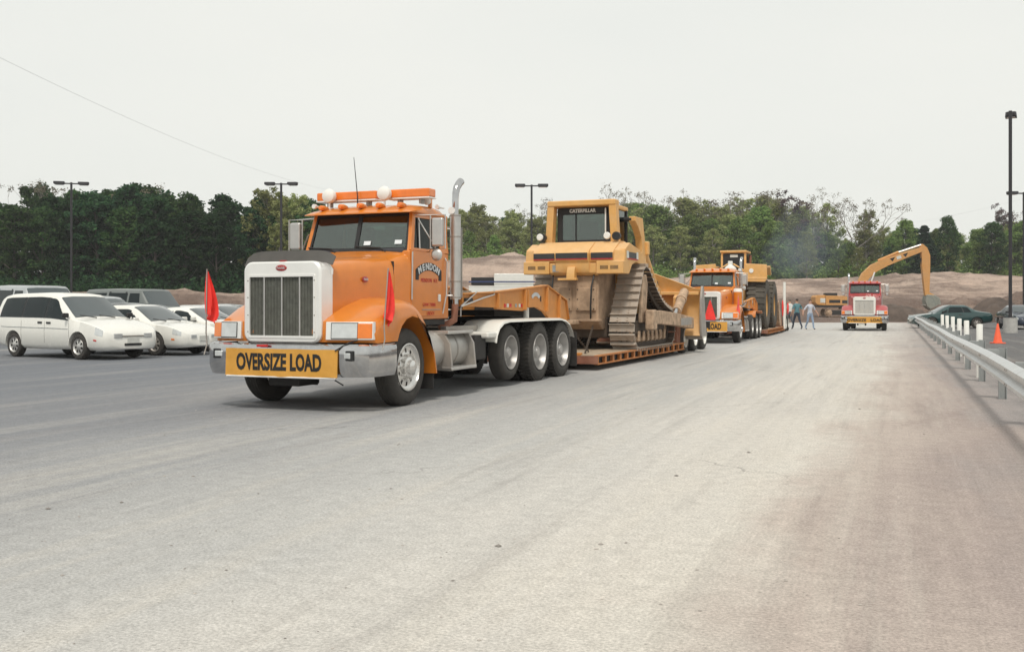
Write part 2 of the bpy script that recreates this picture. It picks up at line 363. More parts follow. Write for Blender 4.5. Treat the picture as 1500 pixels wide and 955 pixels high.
# ---------------------------------------------------------------- dirt bank
def sstep(a, b, x):
    t = np.clip((x - a) / (b - a), 0, 1); return t * t * (3 - 2 * t)
def vnoise(x, y, seed):
    def h(i, j):
        n = np.sin(i * 127.1 + j * 311.7 + seed * 74.7) * 43758.5453; return n - np.floor(n)
    xi = np.floor(x); yi = np.floor(y); fx = x - xi; fy = y - yi; fx = fx * fx * (3 - 2 * fx); fy = fy * fy * (3 - 2 * fy)
    return (h(xi, yi) * (1 - fx) + h(xi + 1, yi) * fx) * (1 - fy) + (h(xi, yi + 1) * (1 - fx) + h(xi + 1, yi + 1) * fx) * fy
def fbm(x, y, seed, o=4):
    s = 0; a = .5
    for k in range(o): s = s + a * vnoise(x * 2 ** k, y * 2 ** k, seed + k); a *= .5
    return s
def lerp_x(x, pts): return np.interp(x, [p[0] for p in pts], [p[1] for p in pts])
def bank_z(x, y):
    crest = lerp_x(x, [(-60, 97), (-26, 99), (-14, 118), (6, 122), (22, 146), (60, 150), (140, 150)])
    top = lerp_x(x, [(-60, 2.3), (-26, 2.5), (-14, 6.6), (2, 6.9), (12, 5.4), (26, 5.0), (60, 5.6), (140, 5.7)])
    foot = lerp_x(x, [(-60, 84), (-26, 86), (-14, 92), (6, 96), (22, 122), (60, 124), (140, 124)])
    n = fbm(x * .12, y * .12, 3); n2 = fbm(x * .5, y * .5, 9)
    z = top * (.38 * sstep(foot, foot + .35 * (crest - foot), y + 4 * (n - .5)) + .62 * sstep(foot + .45 * (crest - foot), crest, y + 5 * (n - .5)))
    rough = sstep(80, 88, y) * (1 - .8 * sstep(crest - 1, crest + 4, y))
    z = z + rough * (1.5 * (n - .45) + 1.0 * (n2 - .45) + .8 * (fbm(x * 1.1, y * 1.1, 17, 2) - .4))
    # spoil heaps beside the digger
    for (cx, cyy, rx, ry, hh) in ((52, 101, 4.5, 5, 1.5), (56, 106, 6, 5, 2.4), (63, 103, 6, 6, 2.6), (72, 106, 8, 5, 2.2), (14, 102, 7, 6, 1.3)):
        z = z + hh * np.exp(-((x - cx) / rx) ** 2 - ((y - cyy) / ry) ** 2) * (.75 + .5 * n2)
    pad = np.exp(-((x - 36) / 9.5) ** 4) * (1 - sstep(116, 123, y)); z = z * (1 - .93 * pad)      # levelled pad under the digger
    return np.where(y < 81.5, -.06 + .05 * n2, np.maximum(z, -.05 + .12 * n2 * sstep(82, 86, y)))
xs = np.concatenate([np.arange(-150, -60, 5), np.arange(-60, 110, .9), np.arange(110, 240, 6)])
ys = np.concatenate([np.arange(80, 155, .8), np.arange(155, 200, 4), np.array([220, 260, 320, 420, 600])])
X, Y = np.meshgrid(xs, ys); Z = bank_z(X, Y)
me = bpy.data.meshes.new('dirt_bank'); nx, ny = len(xs), len(ys)
idx = np.arange(nx * ny).reshape(ny, nx)
fc = np.stack([idx[:-1, :-1], idx[:-1, 1:], idx[1:, 1:], idx[1:, :-1]], -1).reshape(-1, 4)
me.from_pydata(np.stack([X, Y, Z], -1).reshape(-1, 3).tolist(), [], fc.tolist())
me.polygons.foreach_set('use_smooth', [True] * len(me.polygons))
def dirt_mat():
    m = pbr('excavated_earth', (.42, .31, .25), .95, var=.4, nscale=.35, bump=1.0, bscale=1.5, dust=.85, dcol=(.47, .36, .295), dscale=.10, updust=.0)
    nt = m.node_tree; N = nt.nodes; L = nt.links; bs = N['Principled BSDF']; src = bs.inputs['Base Color'].links[0].from_socket
    ge = N.new('ShaderNodeNewGeometry'); mp = N.new('ShaderNodeMapping'); mp.inputs['Scale'].default_value = (.10, .10, .9); L.new(ge.outputs['Position'], mp.inputs[0])
    n = N.new('ShaderNodeTexNoise'); n.inputs['Scale'].default_value = 1.0; n.inputs['Detail'].default_value = 7; n.inputs['Roughness'].default_value = .65; L.new(mp.outputs[0], n.inputs[0])
    r = N.new('ShaderNodeMapRange'); r.inputs[1].default_value = .45; r.inputs[2].default_value = .60; r.inputs[3].default_value = 0; r.inputs[4].default_value = .8; L.new(n.outputs[0], r.inputs[0])
    x = N.new('ShaderNodeMix'); x.data_type = 'RGBA'; L.new(r.outputs[0], x.inputs[0]); L.new(src, x.inputs[6]); x.inputs[7].default_value = (.15, .105, .085, 1)
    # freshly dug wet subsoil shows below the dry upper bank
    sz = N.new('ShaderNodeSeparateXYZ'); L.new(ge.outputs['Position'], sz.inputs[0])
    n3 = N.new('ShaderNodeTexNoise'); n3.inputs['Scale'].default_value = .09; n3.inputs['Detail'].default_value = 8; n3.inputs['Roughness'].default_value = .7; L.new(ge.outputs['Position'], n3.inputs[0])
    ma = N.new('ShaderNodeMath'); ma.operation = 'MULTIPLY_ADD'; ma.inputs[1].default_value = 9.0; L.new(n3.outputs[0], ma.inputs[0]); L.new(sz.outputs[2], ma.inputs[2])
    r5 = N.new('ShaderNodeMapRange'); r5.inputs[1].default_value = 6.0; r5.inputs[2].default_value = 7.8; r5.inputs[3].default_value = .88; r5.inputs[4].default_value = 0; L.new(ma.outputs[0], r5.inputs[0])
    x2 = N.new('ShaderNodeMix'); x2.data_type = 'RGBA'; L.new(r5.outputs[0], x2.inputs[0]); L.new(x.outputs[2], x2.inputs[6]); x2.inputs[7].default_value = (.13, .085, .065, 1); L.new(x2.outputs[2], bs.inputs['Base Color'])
    bp = [q for q in N if q.type == 'BUMP'][0]; bp.inputs['Distance'].default_value = .8
    return m
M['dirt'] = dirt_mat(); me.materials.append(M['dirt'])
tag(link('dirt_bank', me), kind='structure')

# ---------------------------------------------------------------- trees
def leaf_mat(name, c1, c2, tr=.35):
    m = bpy.data.materials.new(name); m.use_nodes = True; nt = m.node_tree; N = nt.nodes; L = nt.links; N.clear(); o = N.new('ShaderNodeOutputMaterial')
    ge = N.new('ShaderNodeNewGeometry'); oi = N.new('ShaderNodeObjectInfo')
    mx = N.new('ShaderNodeMix'); mx.data_type = 'RGBA'; mx.inputs[6].default_value = (*c1, 1); mx.inputs[7].default_value = (*c2, 1); L.new(ge.outputs['Random Per Island'], mx.inputs[0])
    hs = N.new('ShaderNodeHueSaturation'); a = N.new('ShaderNodeMapRange'); a.inputs[3].default_value = .68; a.inputs[4].default_value = 1.4; L.new(oi.outputs['Random'], a.inputs[0]); L.new(a.outputs[0], hs.inputs['Value'])
    a2 = N.new('ShaderNodeMapRange'); a2.inputs[3].default_value = .485; a2.inputs[4].default_value = .515; L.new(oi.outputs['Random'], a2.inputs[0]); L.new(a2.outputs[0], hs.inputs['Hue'])
    L.new(mx.outputs[2], hs.inputs['Color'])
    d = N.new('ShaderNodeBsdfDiffuse'); t = N.new('ShaderNodeBsdfTranslucent'); L.new(hs.outputs[0], d.inputs[0]); L.new(hs.outputs[0], t.inputs[0])
    ms = N.new('ShaderNodeMixShader'); ms.inputs[0].default_value = tr; L.new(d.outputs[0], ms.inputs[1]); L.new(t.outputs[0], ms.inputs[2]); L.new(ms.outputs[0], o.inputs[0]); return m
LM = dict(dark=leaf_mat('dark_foliage', (.016, .046, .024), (.055, .110, .045)), mid=leaf_mat('green_foliage', (.10, .165, .045), (.23, .30, .095)),
          light=leaf_mat('spring_foliage', (.20, .235, .085), (.35, .37, .16)), brown=leaf_mat('budding_foliage', (.15, .13, .10), (.22, .19, .14)),
          grove=leaf_mat('grove_foliage', (.026, .066, .026), (.085, .145, .050)), fir=leaf_mat('conifer_foliage', (.015, .035, .022), (.03, .055, .03)), purple=leaf_mat('reddish_bud_foliage', (.08, .055, .06), (.14, .10, .10)))
M['bark'] = pbr('bark', (.10, .085, .07), .95, var=.3, nscale=3)
M['barkp'] = pbr('pale_bark', (.24, .215, .19), .95, var=.3, nscale=3)
def leaves(rg, cs, rad, npc, size):
    cs = np.repeat(np.asarray(cs), npc, 0); rad = np.repeat(np.asarray(rad), npc); n = len(cs)
    d = rg.normal(size=(n, 3)); d /= np.linalg.norm(d, axis=1)[:, None]
    p = cs + d * (rad * rg.rand(n) ** .5)[:, None] * np.array([1, 1, .75])
    nn = d * .7 + rg.normal(size=(n, 3)) * .6 + np.array([0, 0, .5]); nn /= np.linalg.norm(nn, axis=1)[:, None]
    u = np.cross(nn, rg.normal(size=(n, 3))); u /= np.linalg.norm(u, axis=1)[:, None]; w = np.cross(nn, u)
    s = (size * (.6 + .8 * rg.rand(n)))[:, None]
    q = np.stack([p - u * s, p - w * s * .6, p + u * s, p + w * s * .6], 1).reshape(-1, 3)
    me = bpy.data.meshes.new('crown'); me.vertices.add(n * 4); me.loops.add(n * 4); me.polygons.add(n)
    me.vertices.foreach_set('co', q.astype(np.float32).ravel()); me.loops.foreach_set('vertex_index', np.arange(n * 4, dtype=np.int32))
    me.polygons.foreach_set('loop_start', np.arange(0, n * 4, 4, dtype=np.int32)); me.update(calc_edges=True); return me
def tree_proto(kind, seed):
    rg = np.random.RandomState(seed); H = 14.0; wood = MB(); cs = []; rad = []; npc = 60; size = .20; leafm = 'mid'; bark = 'bark'
    if kind in ('dense', 'round', 'spring', 'poplar', 'grove'):
        rx, base, npc, size, leafm, nc = {'grove': (3.4, .07, 75, .21, 'grove', 120), 'dense': (3.3, .08, 78, .22, 'dark', 124), 'round': (3.5, .06, 76, .20, 'mid', 120), 'spring': (3.3, .10, 60, .175, 'light', 110), 'poplar': (1.8, .06, 75, .19, 'light', 90)}[kind]
        lean = rg.normal(size=2) * .3
        tp = [(0, 0, -.6), (lean[0] * .3, lean[1] * .3, H * .3), (lean[0] * .7, lean[1] * .7, H * .62), (lean[0], lean[1], H * .93)]
        wood.tube(tp, [.24, .17, .10, .025], 7)
        lob = rg.rand(8) * 6.28
        for i in range(nc):
            t = rg.rand() ** .8; z = H * (base + (1 - base) * t) * .965
            tt = (z / H - base) / (1 - base); prof = math.sin(math.pi * min(1, max(.0, tt * .82 + .16))) ** .75 if kind != 'poplar' else (math.sin(math.pi * min(1, tt * .9 + .08)) ** .6)
            a = rg.rand() * 6.28; rr = rx * prof * (rg.rand() ** .45) * (1 + .22 * math.sin(2 * a + lob[0]) + .15 * math.sin(3 * a + z + lob[1]))
            c = np.array([rr * math.cos(a) + lean[0] * z / H, rr * math.sin(a) + lean[1] * z / H, z]); cs.append(c); rad.append((.5 + .6 * rg.rand()) * (1 if kind != 'poplar' else .75))
            if i % (3 if kind != 'spring' else 2) == 0:
                z0 = max(H * .12, z - rr * (.7 + .5 * rg.rand()) - .5); f = z0 / H
                wood.tube([(lean[0] * f, lean[1] * f, z0), tuple((np.array([lean[0] * f, lean[1] * f, z0]) + c) / 2 + np.array([0, 0, -.15])), tuple(c)], [.075 * (1.3 - f), .045, .012], 4)
        if kind in ('spring', 'poplar'): bark = 'barkp'
    elif kind == 'fir':
        leafm = 'fir'; wood.tube([(0, 0, -.5), (0, 0, H)], [.2, .02], 6); npc = 55; size = .2
        for i in range(90):
            t = rg.rand() ** 1.3; z = H * (.08 + .9 * t); a = rg.rand() * 6.28; rr = 2.3 * (1 - t) * (.35 + .65 * rg.rand()) + .05
            cs.append((rr * math.cos(a), rr * math.sin(a), z - .25 * rr)); rad.append(.35 + .55 * (1 - t))
            if i % 3 == 0: wood.tube([(0, 0, z), (rr * math.cos(a), rr * math.sin(a), z - .25 * rr)], [.03, .01], 3)
    else:                                             # bare: a net of limbs and twigs, a haze of buds
        leafm = {'bare': 'brown', 'purple': 'purple'}[kind]; npc = 16 if kind == 'bare' else 40; size = .10 if kind == 'bare' else .15; bark = 'barkp' if kind == 'bare' else 'bark'
        def grow(p, d, ln, r, dep):
            q = p + d * ln; mid = (p + q) / 2 + rg.normal(size=3) * ln * .05
            wood.tube([tuple(p), tuple(mid), tuple(q)], [r, r * .8, r * .62], 5 if dep < 2 else 3)
            if dep >= 5: cs.append(q); rad.append(.55); return
            for k in range(2 if dep else 3):
                nd = d + rg.normal(size=3) * .42; nd[2] += .18; nd /= np.linalg.norm(nd)
                grow(q, nd, ln * (.66 + .22 * rg.rand()), r * .62, dep + 1)
        grow(np.array([0, 0, -.5]), np.array([.02, .02, 1.0]), 4.2, .2, 0)
    cm = leaves(rg, cs, rad, npc, size); cm.materials.append(LM[leafm])
    zt = max(v.co.z for v in cm.vertices)
    return wood.mesh('trunk', M[bark], 60), cm, zt
PROTO = {}
for k, seeds in dict(dense=(1, 2, 3), grove=(15, 16), round=(4, 5, 6), spring=(7, 8, 9), poplar=(10,), fir=(11,), bare=(12, 13), purple=(14,)).items():
    PROTO[k] = [tree_proto(k, s) for s in seeds]
TL = dict(grove='leafy green tree,', dense='dark green leafy tree,', round='round crowned green tree,', spring='pale green spring tree,', poplar='narrow pale green tree',
          fir='dark pointed conifer', bare='bare brownish tree with thin twigs', purple='tree with dark reddish buds')
rt = random.Random(8)
def tree(kind, x, y, ztop, wx, where, group):
    z0 = float(bank_z(np.array(x), np.array(y))) - .1
    tr, cm, zt = PROTO[kind][rt.randrange(len(PROTO[kind]))]
    s = max(.25, (ztop - z0) / zt)
    o = thing(kind_name[kind], TL[kind] + ' ' + where, 'tree', (x, y, z0), rt.random() * 6.28, group); o.scale = (s * wx, s * wx, s)
    link('trunk', tr, o); link('crown', cm, o); return o
kind_name = dict(grove='leafy_tree', dense='leafy_tree', round='leafy_tree', spring='spring_tree', poplar='narrow_tree', fir='conifer', bare='bare_tree', purple='budding_tree')
def top_z(px, y, prof): return CAM_H + (447 - np.interp(px, [p[0] for p in prof], [p[1] for p in prof])) / 1500 * y
# the dark wood beyond the parked cars
PL = [(-60, 282), (0, 285), (25, 283), (55, 270), (90, 272), (130, 268), (170, 270), (215, 274), (255, 272), (285, 284), (310, 292), (345, 284), (365, 290), (392, 278), (405, 282), (425, 284), (450, 290), (475, 305), (520, 330)]
for row, (y0, step, k, hf) in enumerate(((106, 3.3, ('dense', 'grove', 'dense'), .90), (113, 3.4, ('dense', 'dense', 'grove'), 1.0), (121, 3.8, ('dense', 'grove'), 1.0))):
    x = -62.0
    while x < -19:
        y = y0 + rt.uniform(-1.8, 1.8); px = 750 + 1500 * x / y
        if px > 340 and row < 2 and rt.random() < .5: kk = 'grove'
        else: kk = rt.choice(k)
        zt = top_z(px, y, PL) * hf * rt.uniform(.90, 1.03) + .25
        tree(kk, x, y, zt, rt.uniform(.95, 1.35), ('front edge of the wood, ', 'middle of the wood, ', 'back of the wood, ')[row] + ('beyond the minivan' if px < 140 else ('beyond the grey van' if px < 290 else 'beyond the lead truck')), 'trees of the dark wood behind the car park')
        x += step * rt.uniform(.75, 1.25)
for px, top, k, y in ((392, 272, 'spring', 108), (408, 280, 'poplar', 104), (436, 282, 'spring', 106), (70, 264, 'bare', 116), (225, 266, 'bare', 118)):
    tree(k, (px - 750) / 1500 * y, y, CAM_H + (447 - top) / 1500 * y, .9, 'standing out of the dark wood', 'slender trees at the edge of the dark wood')
# the spring wood beyond the diggings
PR = [(560, 330), (640, 322), (670, 312), (705, 303), (725, 322), (745, 312), (770, 318), (800, 318), (860, 300), (905, 300), (925, 290), (955, 290), (975, 300), (1005, 292), (1035, 302), (1050, 308), (1080, 290), (1105, 288), (1135, 286), (1150, 303), (1165, 303), (1185, 312), (1200, 330), (1225, 345), (1250, 350), (1270, 335), (1290, 345), (1325, 325), (1345, 340), (1360, 345), (1388, 322), (1400, 335), (1412, 352), (1425, 335), (1450, 326), (1480, 328), (1540, 322)]
for row, (y0, step, k, hf) in enumerate(((158, 4.4, ('round', 'spring', 'spring', 'round'), .72), (166, 4.0, ('round', 'spring', 'round'), .92), (175, 4.2, ('spring', 'round', 'spring'), 1.0), (186, 5.0, ('round', 'dense', 'spring'), .95))):
    x = -26.0
    while x < 104:
        y = y0 + rt.uniform(-2.5, 2.5); px = 750 + 1500 * x / y
        kk = rt.choice(k)
        if 1280 < px < 1370 and row < 3: kk = rt.choice(('dense', 'round'))
        if 660 < px < 880 and kk == 'round' and row: kk = 'spring'
        zt = CAM_H + (447 - np.interp(px, [p[0] for p in PR], [p[1] for p in PR])) / 1500 * y
        zb = 6.0; zt = zb + (zt - zb) * hf * rt.uniform(.88, 1.05) + .2
        if 640 < px < 900 and row == 2 and rt.random() < .25: x += step; continue
        tree(kk, x, y, zt, rt.uniform(.95, 1.3), ('lowest front row', 'second row', 'third row', 'last row')[row] + ' beyond the bank, ' + ('behind the lead truck' if px < 665 else ('left of the bulldozer cab' if px < 790 else ('behind the bulldozer' if px < 960 else ('behind the wheel loader' if px < 1140 else ('behind the walking men' if px < 1235 else ('behind the excavator' if px < 1365 else 'past the excavator bucket')))))), 'trees of the spring wood behind the diggings')
        x += step * rt.uniform(.75, 1.25)
for px, top, k, y, w in ((700, 296, 'spring', 168, 1.0), (715, 318, 'bare', 165, .9), (748, 306, 'spring', 170, .9), (795, 290, 'bare', 172, 1), (806, 288, 'bare', 176, 1), (893, 268, 'bare', 170, .9), (928, 272, 'bare', 172, .9), (990, 276, 'bare', 178, .9), (1055, 290, 'bare', 178, .8), (1098, 276, 'bare', 170, 1.3), (1120, 280, 'purple', 168, 1.1), (1138, 282, 'bare', 172, 1.2), (1165, 296, 'bare', 168, 1.1), (1172, 300, 'spring', 166, .8), (1196, 274, 'bare', 170, .9), (1213, 296, 'spring', 168, .8), (1218, 300, 'bare', 167, 1), (1246, 292, 'bare', 166, 1.3), (1272, 306, 'spring', 170, .75), (1262, 290, 'bare', 168, 1.1), (1296, 330, 'spring', 172, .7),
                     (1326, 320, 'round', 157, .95), (1354, 330, 'fir', 155, 2.2), (1387, 315, 'grove', 156, .85), (1440, 298, 'purple', 172, .8), (1455, 308, 'purple', 174, .8), (1452, 324, 'grove', 157, 1.2), (1482, 308, 'bare', 176, .9), (1500, 322, 'round', 162, 1.2)):
    x = (px - 750) / 1500 * y
    tree(k, x, y, CAM_H + (447 - top) / 1500 * y, w, 'standing out ' + ('beside the bulldozer cab' if px < 790 else ('behind the bulldozer yoke' if px < 960 else ('above the wheel loader' if px < 1145 else ('above the walking men' if px < 1235 else ('above the red truck' if px < 1300 else ('above the excavator boom' if px < 1365 else 'by the tall lamp post')))))), 'single trees at the edge of the spring wood')
# undergrowth along both woods
for (name, x0, x1, yo, n, mat, lab, h0, seed) in (('undergrowth', -66, -17, 2.5, 260, 'dark', 'dark low undergrowth along the foot of the shaded wood', 1.5, 21), ('undergrowth', -24, 106, 5, 520, 'mid', 'green undergrowth along the edge of the spring wood', 1.7, 22)):
    rg = np.random.RandomState(seed); cs = []; rad = []
    for i in range(n):
        x = x0 + (x1 - x0) * (i + rg.rand()) / n
        crest = float(lerp_x(x, [(-60, 97), (-26, 99), (-14, 118), (6, 122), (22, 146), (60, 150), (140, 150)]))
        if name and seed == 22: crest = max(crest, 140) + 2
        for q in range(3):
            y = crest + yo + rg.rand() * 6 + q * 2; h = h0 * (.4 + rg.rand()) * (1 + .4 * q); z = float(bank_z(np.array(x), np.array(y)))
            cs.append((x + rg.normal() * .5, y, z + h * .45)); rad.append(.5 + h * .5)
    cm = leaves(rg, cs, rad, 34, .19); cm.materials.append(LM[mat]); cm.name = name
    tag(link(name, cm), lab, 'undergrowth', kind='stuff')
M['deflect'] = pbr('smoked_plastic', (.055, .052, .048), .6, dust=.2, dcol=(.16, .14, .12))
# ---------------------------------------------------------------- wheels
_wm = {}
def wheel_mesh(kind, r, w):
    """three meshes (hub, tyre, rim); the outer face is at y = 0, the wheel goes to -y; axis through the origin"""
    key = (kind, r, w)
    if key in _wm: return _wm[key]
    k = r / .53; ax = (0, -1, 0); o = (0, 0, 0)
    t = MB()
    t.lathe([(.325 * k, .03), (.35 * k, .004), (.40 * k, -.006), (.46 * k, 0), (.505 * k, .022), (.527 * k, .05), (.53 * k, .07), (.53 * k, w - .07), (.527 * k, w - .05), (.505 * k, w - .022), (.46 * k, w), (.36 * k, w), (.325 * k, w - .02)], o, ax, 48)
    if kind == 'drive':
        for i in range(44):
            for row, (ya, yb) in enumerate(((.022, .12), (w - .12, w - .022))):
                a = 2 * math.pi * (i + .5 * row) / 44
                t.box((math.sin(a) * .528 * k, -(ya + yb) / 2, math.cos(a) * .528 * k), (.040, yb - ya, .030), Matrix.Rotation(a, 3, 'Y'))
    elif kind in ('steer',):
        for g in (.07, .115, .16, .205):
            t.lathe([(.531 * k, g), (.536 * k, g + .004), (.536 * k, g + .026), (.531 * k, g + .03)], o, ax, 48)
    tyre = t.mesh('tyre', M['rubber'], 40)
    rm = MB(); hb = MB()
    if kind == 'steer':
        prof = [(.33, .012), (.328, -.006), (.315, -.008), (.306, .02), (.285, .04), (.262, .045), (.20, .036), (.165, .03), (.13, .03)]
        rm.lathe(prof, o, ax, 60, skip=lambda kk, i: i == 5 and kk % 6 in (0, 1))
        rm.lathe([(.29, .10), (.12, .10)], o, ax, 40)
        hb.lathe([(.14, .032), (.138, -.01), (.10, -.02), (.095, -.07), (.07, -.085), (0, -.088)], o, ax, 28)
        for i in range(10):
            a = 2 * math.pi * i / 10; c = (.17 * math.cos(a), 0, .17 * math.sin(a)); hb.cyl((c[0], -.03, c[2]), (c[0], .025, c[2]), .017, .015, 6)
    elif kind in ('drive', 'trail', 'lift'):
        prof = [(.33, .012), (.328, -.004), (.312, -.004), (.302, .03), (.292, .08), (.275, .12), (.268, .16), (.245, .185), (.19, .19), (.13, .185)]
        rm.lathe(prof, o, ax, 48, skip=lambda kk, i: i == 7 and kk % 6 in (0, 1))
        hb.lathe([(.135, .186), (.125, .10), (.10, .05), (.085, .045), (.08, .03), (0, .028)], o, ax, 24)
        for i in range(10):
            a = 2 * math.pi * i / 10; c = (.165 * math.cos(a), 0, .165 * math.sin(a)); hb.cyl((c[0], -.15, c[2]), (c[0], -.186, c[2]), .015, .015, 6)
    for q in (rm, hb): q.v = [(p[0] * k, p[1], p[2] * k) for p in q.v]
    rimmat = {'steer': 'rimsteel', 'drive': 'dish', 'lift': 'dish', 'trail': 'white'}[kind]
    _wm[key] = (hb.mesh('wheel', M[rimmat]), tyre, rm.mesh('rim', M[rimmat])); return _wm[key]
def wheel(p, x, yout, z, side, kind, r=.53, w=.28, dual=False):
    hb, ty, rm = wheel_mesh(kind, r, w)
    h = link('wheel', hb, p); h.location = (x, yout * side, z)
    if side < 0: h.rotation_euler = (0, 0, math.pi)
    link('tyre', ty, h); link('rim', rm, h)
    if dual: q = link('tyre', ty, h); q.location = (0, -.335, 0)
    return h

# ---------------------------------------------------------------- tractor unit (x forward, y to the driver's side, origin under the front axle)
def hood_ring(x, w, zt, zb):
    h = [(w, zb), (w + .012, zt - .30), (w, zt - .16), (w - .035, zt - .075), (w - .11, zt - .025), (w * .55, zt), (0, zt + .012)]
    return [(x, a, z) for a, z in h] + [(x, -a, z) for a, z in h[-2::-1]]
def tractor(label, paint, loc, rz, scale, style, group='road tractors with oversize load banners'):
    T = thing('tractor_truck', label, 'truck', loc, rz, group, scale); O = M[paint]
    # chassis
    for s in (1, -1):
        bx(T, 'frame_rail', M['dark'], (-2.95, .42 * s, .86), (8.0, .09, .27))
        bx(T, 'spring', M['dark'], (0, .52 * s, .62), (1.5, .09, .08))
    for x in (.9, -1.2, -2.6, -4.35, -5.6, -6.75): bx(T, 'cross_member', M['dark'], (x, 0, .85), (.12, .84, .2))
    cy(T, 'front_axle', M['dark'], (0, -1.0, .5), (0, 1.0, .5), .06)
    for x, z in ((-3.71, .59), (-5.05, .53), (-6.30, .53)): cy(T, 'rear_axle', M['dark'], (x, -1.0, z), (x, 1.0, z), .09)
    for s in (1, -1):  # dark underbody parts, added to block light beneath the chassis
        bx(T, 'suspension_beam', M['dark'], (-5.68, .62 * s, .66), (2.1, .22, .34), .03); bx(T, 'air_bag', M['dark'], (-4.35, .66 * s, .70), (.34, .34, .44), .06)
    bx(T, 'transmission', M['dark'], (-1.55, 0, .80), (1.7, .62, .55), .06); cy(T, 'drive_shaft', M['dark'], (-2.4, 0, .72), (-4.9, 0, .60), .07); bx(T, 'battery_box', M['dark'], (-1.6, -.55, .62), (1.3, .4, .5), .02)
    bx(T, 'engine_underside', M['dark'], (.25, 0, .72), (1.6, .8, .5)); bx(T, 'oil_pan', M['dark'], (.75, -.15, .40), (.5, .5, .2), .03)
    bx(T, 'radiator_shroud', M['black'], (1.0, 0, 1.2), (.3, 1.0, .7))
    for s in (1, -1):
        wheel(T, 0, 1.2, .53, s, 'steer')
        wheel(T, -3.71, 1.2, .575, s, 'lift', .47, .26)
        wheel(T, -5.05, 1.22, .53, s, 'drive', .53, .27, True); wheel(T, -6.30, 1.22, .53, s, 'drive', .53, .27, True)
    # bumper
    bp = [(.52, 1.295), (1.02, 1.29), (1.14, 1.24), (1.21, 1.14), (1.29, .80)]; bp = bp + [(x, -y) for x, y in bp[::-1]]
    inn = [(.52, 1.25), (1.0, 1.245), (1.10, 1.20), (1.16, 1.11), (1.24, .78)]; inn = inn + [(x, -y) for x, y in inn[::-1]]
    rings = []
    for (x, y), (xi, yi) in zip(bp, inn):
        dx, dy = (x - xi) * .6, (y - yi) * .6
        rings.append([(xi, yi, .47), (x - dx, y - dy, .46), (x, y, .54), (x, y, .56), (x + dx * .25, y + dy * .25, .58), (x + dx * .25, y + dy * .25, .82), (x, y, .86), (x - dx, y - dy, .88), (xi, yi, .87)])
    bmp = MB().loft(rings).build('bumper', M['chrome'], T, smooth=30)
    for s in (1, -1):
        pass
        m = Matrix.Rotation(s * R(-13), 3, 'Z')
        bx(bmp, 'fog_lamp', M['black'], (1.242, 1.0 * s, .735), (.05, .17, .13), .01, m); bx(bmp, 'fog_lamp_lens', M['lens'], (1.254, 1.0 * s, .735), (.05, .11, .075), .01, m)
    # banner
    def wavy(y, z): return 1.335 + .008 * math.sin(y * 7 + z * 5) + .006 * math.sin(y * 17) - .02 * max(0, abs(y) - .7)
    y0, y1 = (-.84, .88) if style != 'red' else (-1.12, 1.12)
    n = 40; b = MB(); g = [[(wavy(y0 + (y1 - y0) * i / n, z) - (0 if abs(y0 + (y1 - y0) * i / n) < .86 else (abs(y0 + (y1 - y0) * i / n) - .86) * .93), y0 + (y1 - y0) * i / n, z + .006 * math.sin(i * .55) * (1 if z < .5 else .3)) for i in range(n + 1)] for z in (.455, .52, .60, .70, .80, .812)]
    b.loft(g, closed=False, caps=False); bk = [[(p[0] - .012, p[1], p[2]) for p in r_] for r_ in g]; b.loft(bk, closed=False, caps=False)
    ban = b.build('banner', M['banner'], T)
    if style == 'red':
        for q, (s_, c_) in enumerate((('OVERSIZE', -.42), ('LOAD', .66))): place_text(ban, 'lettering', M['ink'], s_, .24, face_m((1.352, c_, .615), (0, 1, 0), (0, 0, 1)), 1.0, .006, lambda v: (v[0], v[1] * .92, v[2] * .6 - (max(0, abs(v[0] + c_) - .86) * .93)))
    else:
        place_text(ban, 'lettering', M['ink'], 'OVERSIZE LOAD', .255, face_m((1.347, .0, .63), (0, 1, 0), (0, 0, 1)), .70, .010, lambda v: (v[0], v[1] * 1.15, v[2] + wavy(v[0], .63 + v[1] * 1.15) - 1.347 + .003))
    tb(ban, 'hem_tube', M['chromew'], [(1.33, y0 + .02, .447), (1.33, y1 - .02, .447)] if style != 'red' else [(1.33, -.85, .447), (1.33, .85, .447)], .012)
    if style != 'lead': bx(T, 'licence_plate', M['plate'], (1.33, -.15, .33), (.01, .34, .15), .003)
    else:
        tb(T, 'banner_strap', M['black'], [(1.34, .86, .80), (1.20, .98, .90), (1.1, 1.05, .93)], .009); tb(T, 'banner_strap', M['black'], [(1.34, .86, .43), (1.25, .93, .36)], .009)
        bx(T, 'tow_hook', M['redlens'], (1.33, -.25, .85), (.04, .16, .03), .005)
    # front fenders
    out = [(1.20, .90), (1.235, 1.02), (1.21, 1.165), (1.02, 1.25), (.76, 1.36), (.45, 1.455), (.15, 1.485), (-.1, 1.455), (-.3, 1.36), (-.48, 1.2), (-.62, .98), (-.72, .7), (-.80, .40)]
    arch = [(-.735, .40), (-.655, .7), (-.545, .92), (-.39, 1.1), (-.2, 1.2), (0, 1.23), (.17, 1.19), (.3, 1.1), (.38, .99), (.42, .90)]
    for s in (1, -1):
        rings = []
        for (y, d) in ((.45, -.02), (.80, 0), (1.02, .012), (1.14, .035), (1.21, .07), (1.25, .115), (1.26, .16)):
            ring = []
            for i, (x, z) in enumerate(out):
                vx, vz = x - 0, z - .55; l = math.hypot(vx, vz); wgt = 1 if 1 < i < 11 else .25
                px_, pz_ = x - vx / l * d * wgt, z - vz / l * d * wgt
                px_ -= .38 * max(0, y - .6) ** 1.5 * min(1, max(0, (x - .35) / .8)); ring.append((px_, y * s, pz_))
            for (x, z) in arch: ring.append((x, y * s, z))
            rings.append(ring)
        fe = MB().loft(rings).build('fender', O, T, smooth=50)
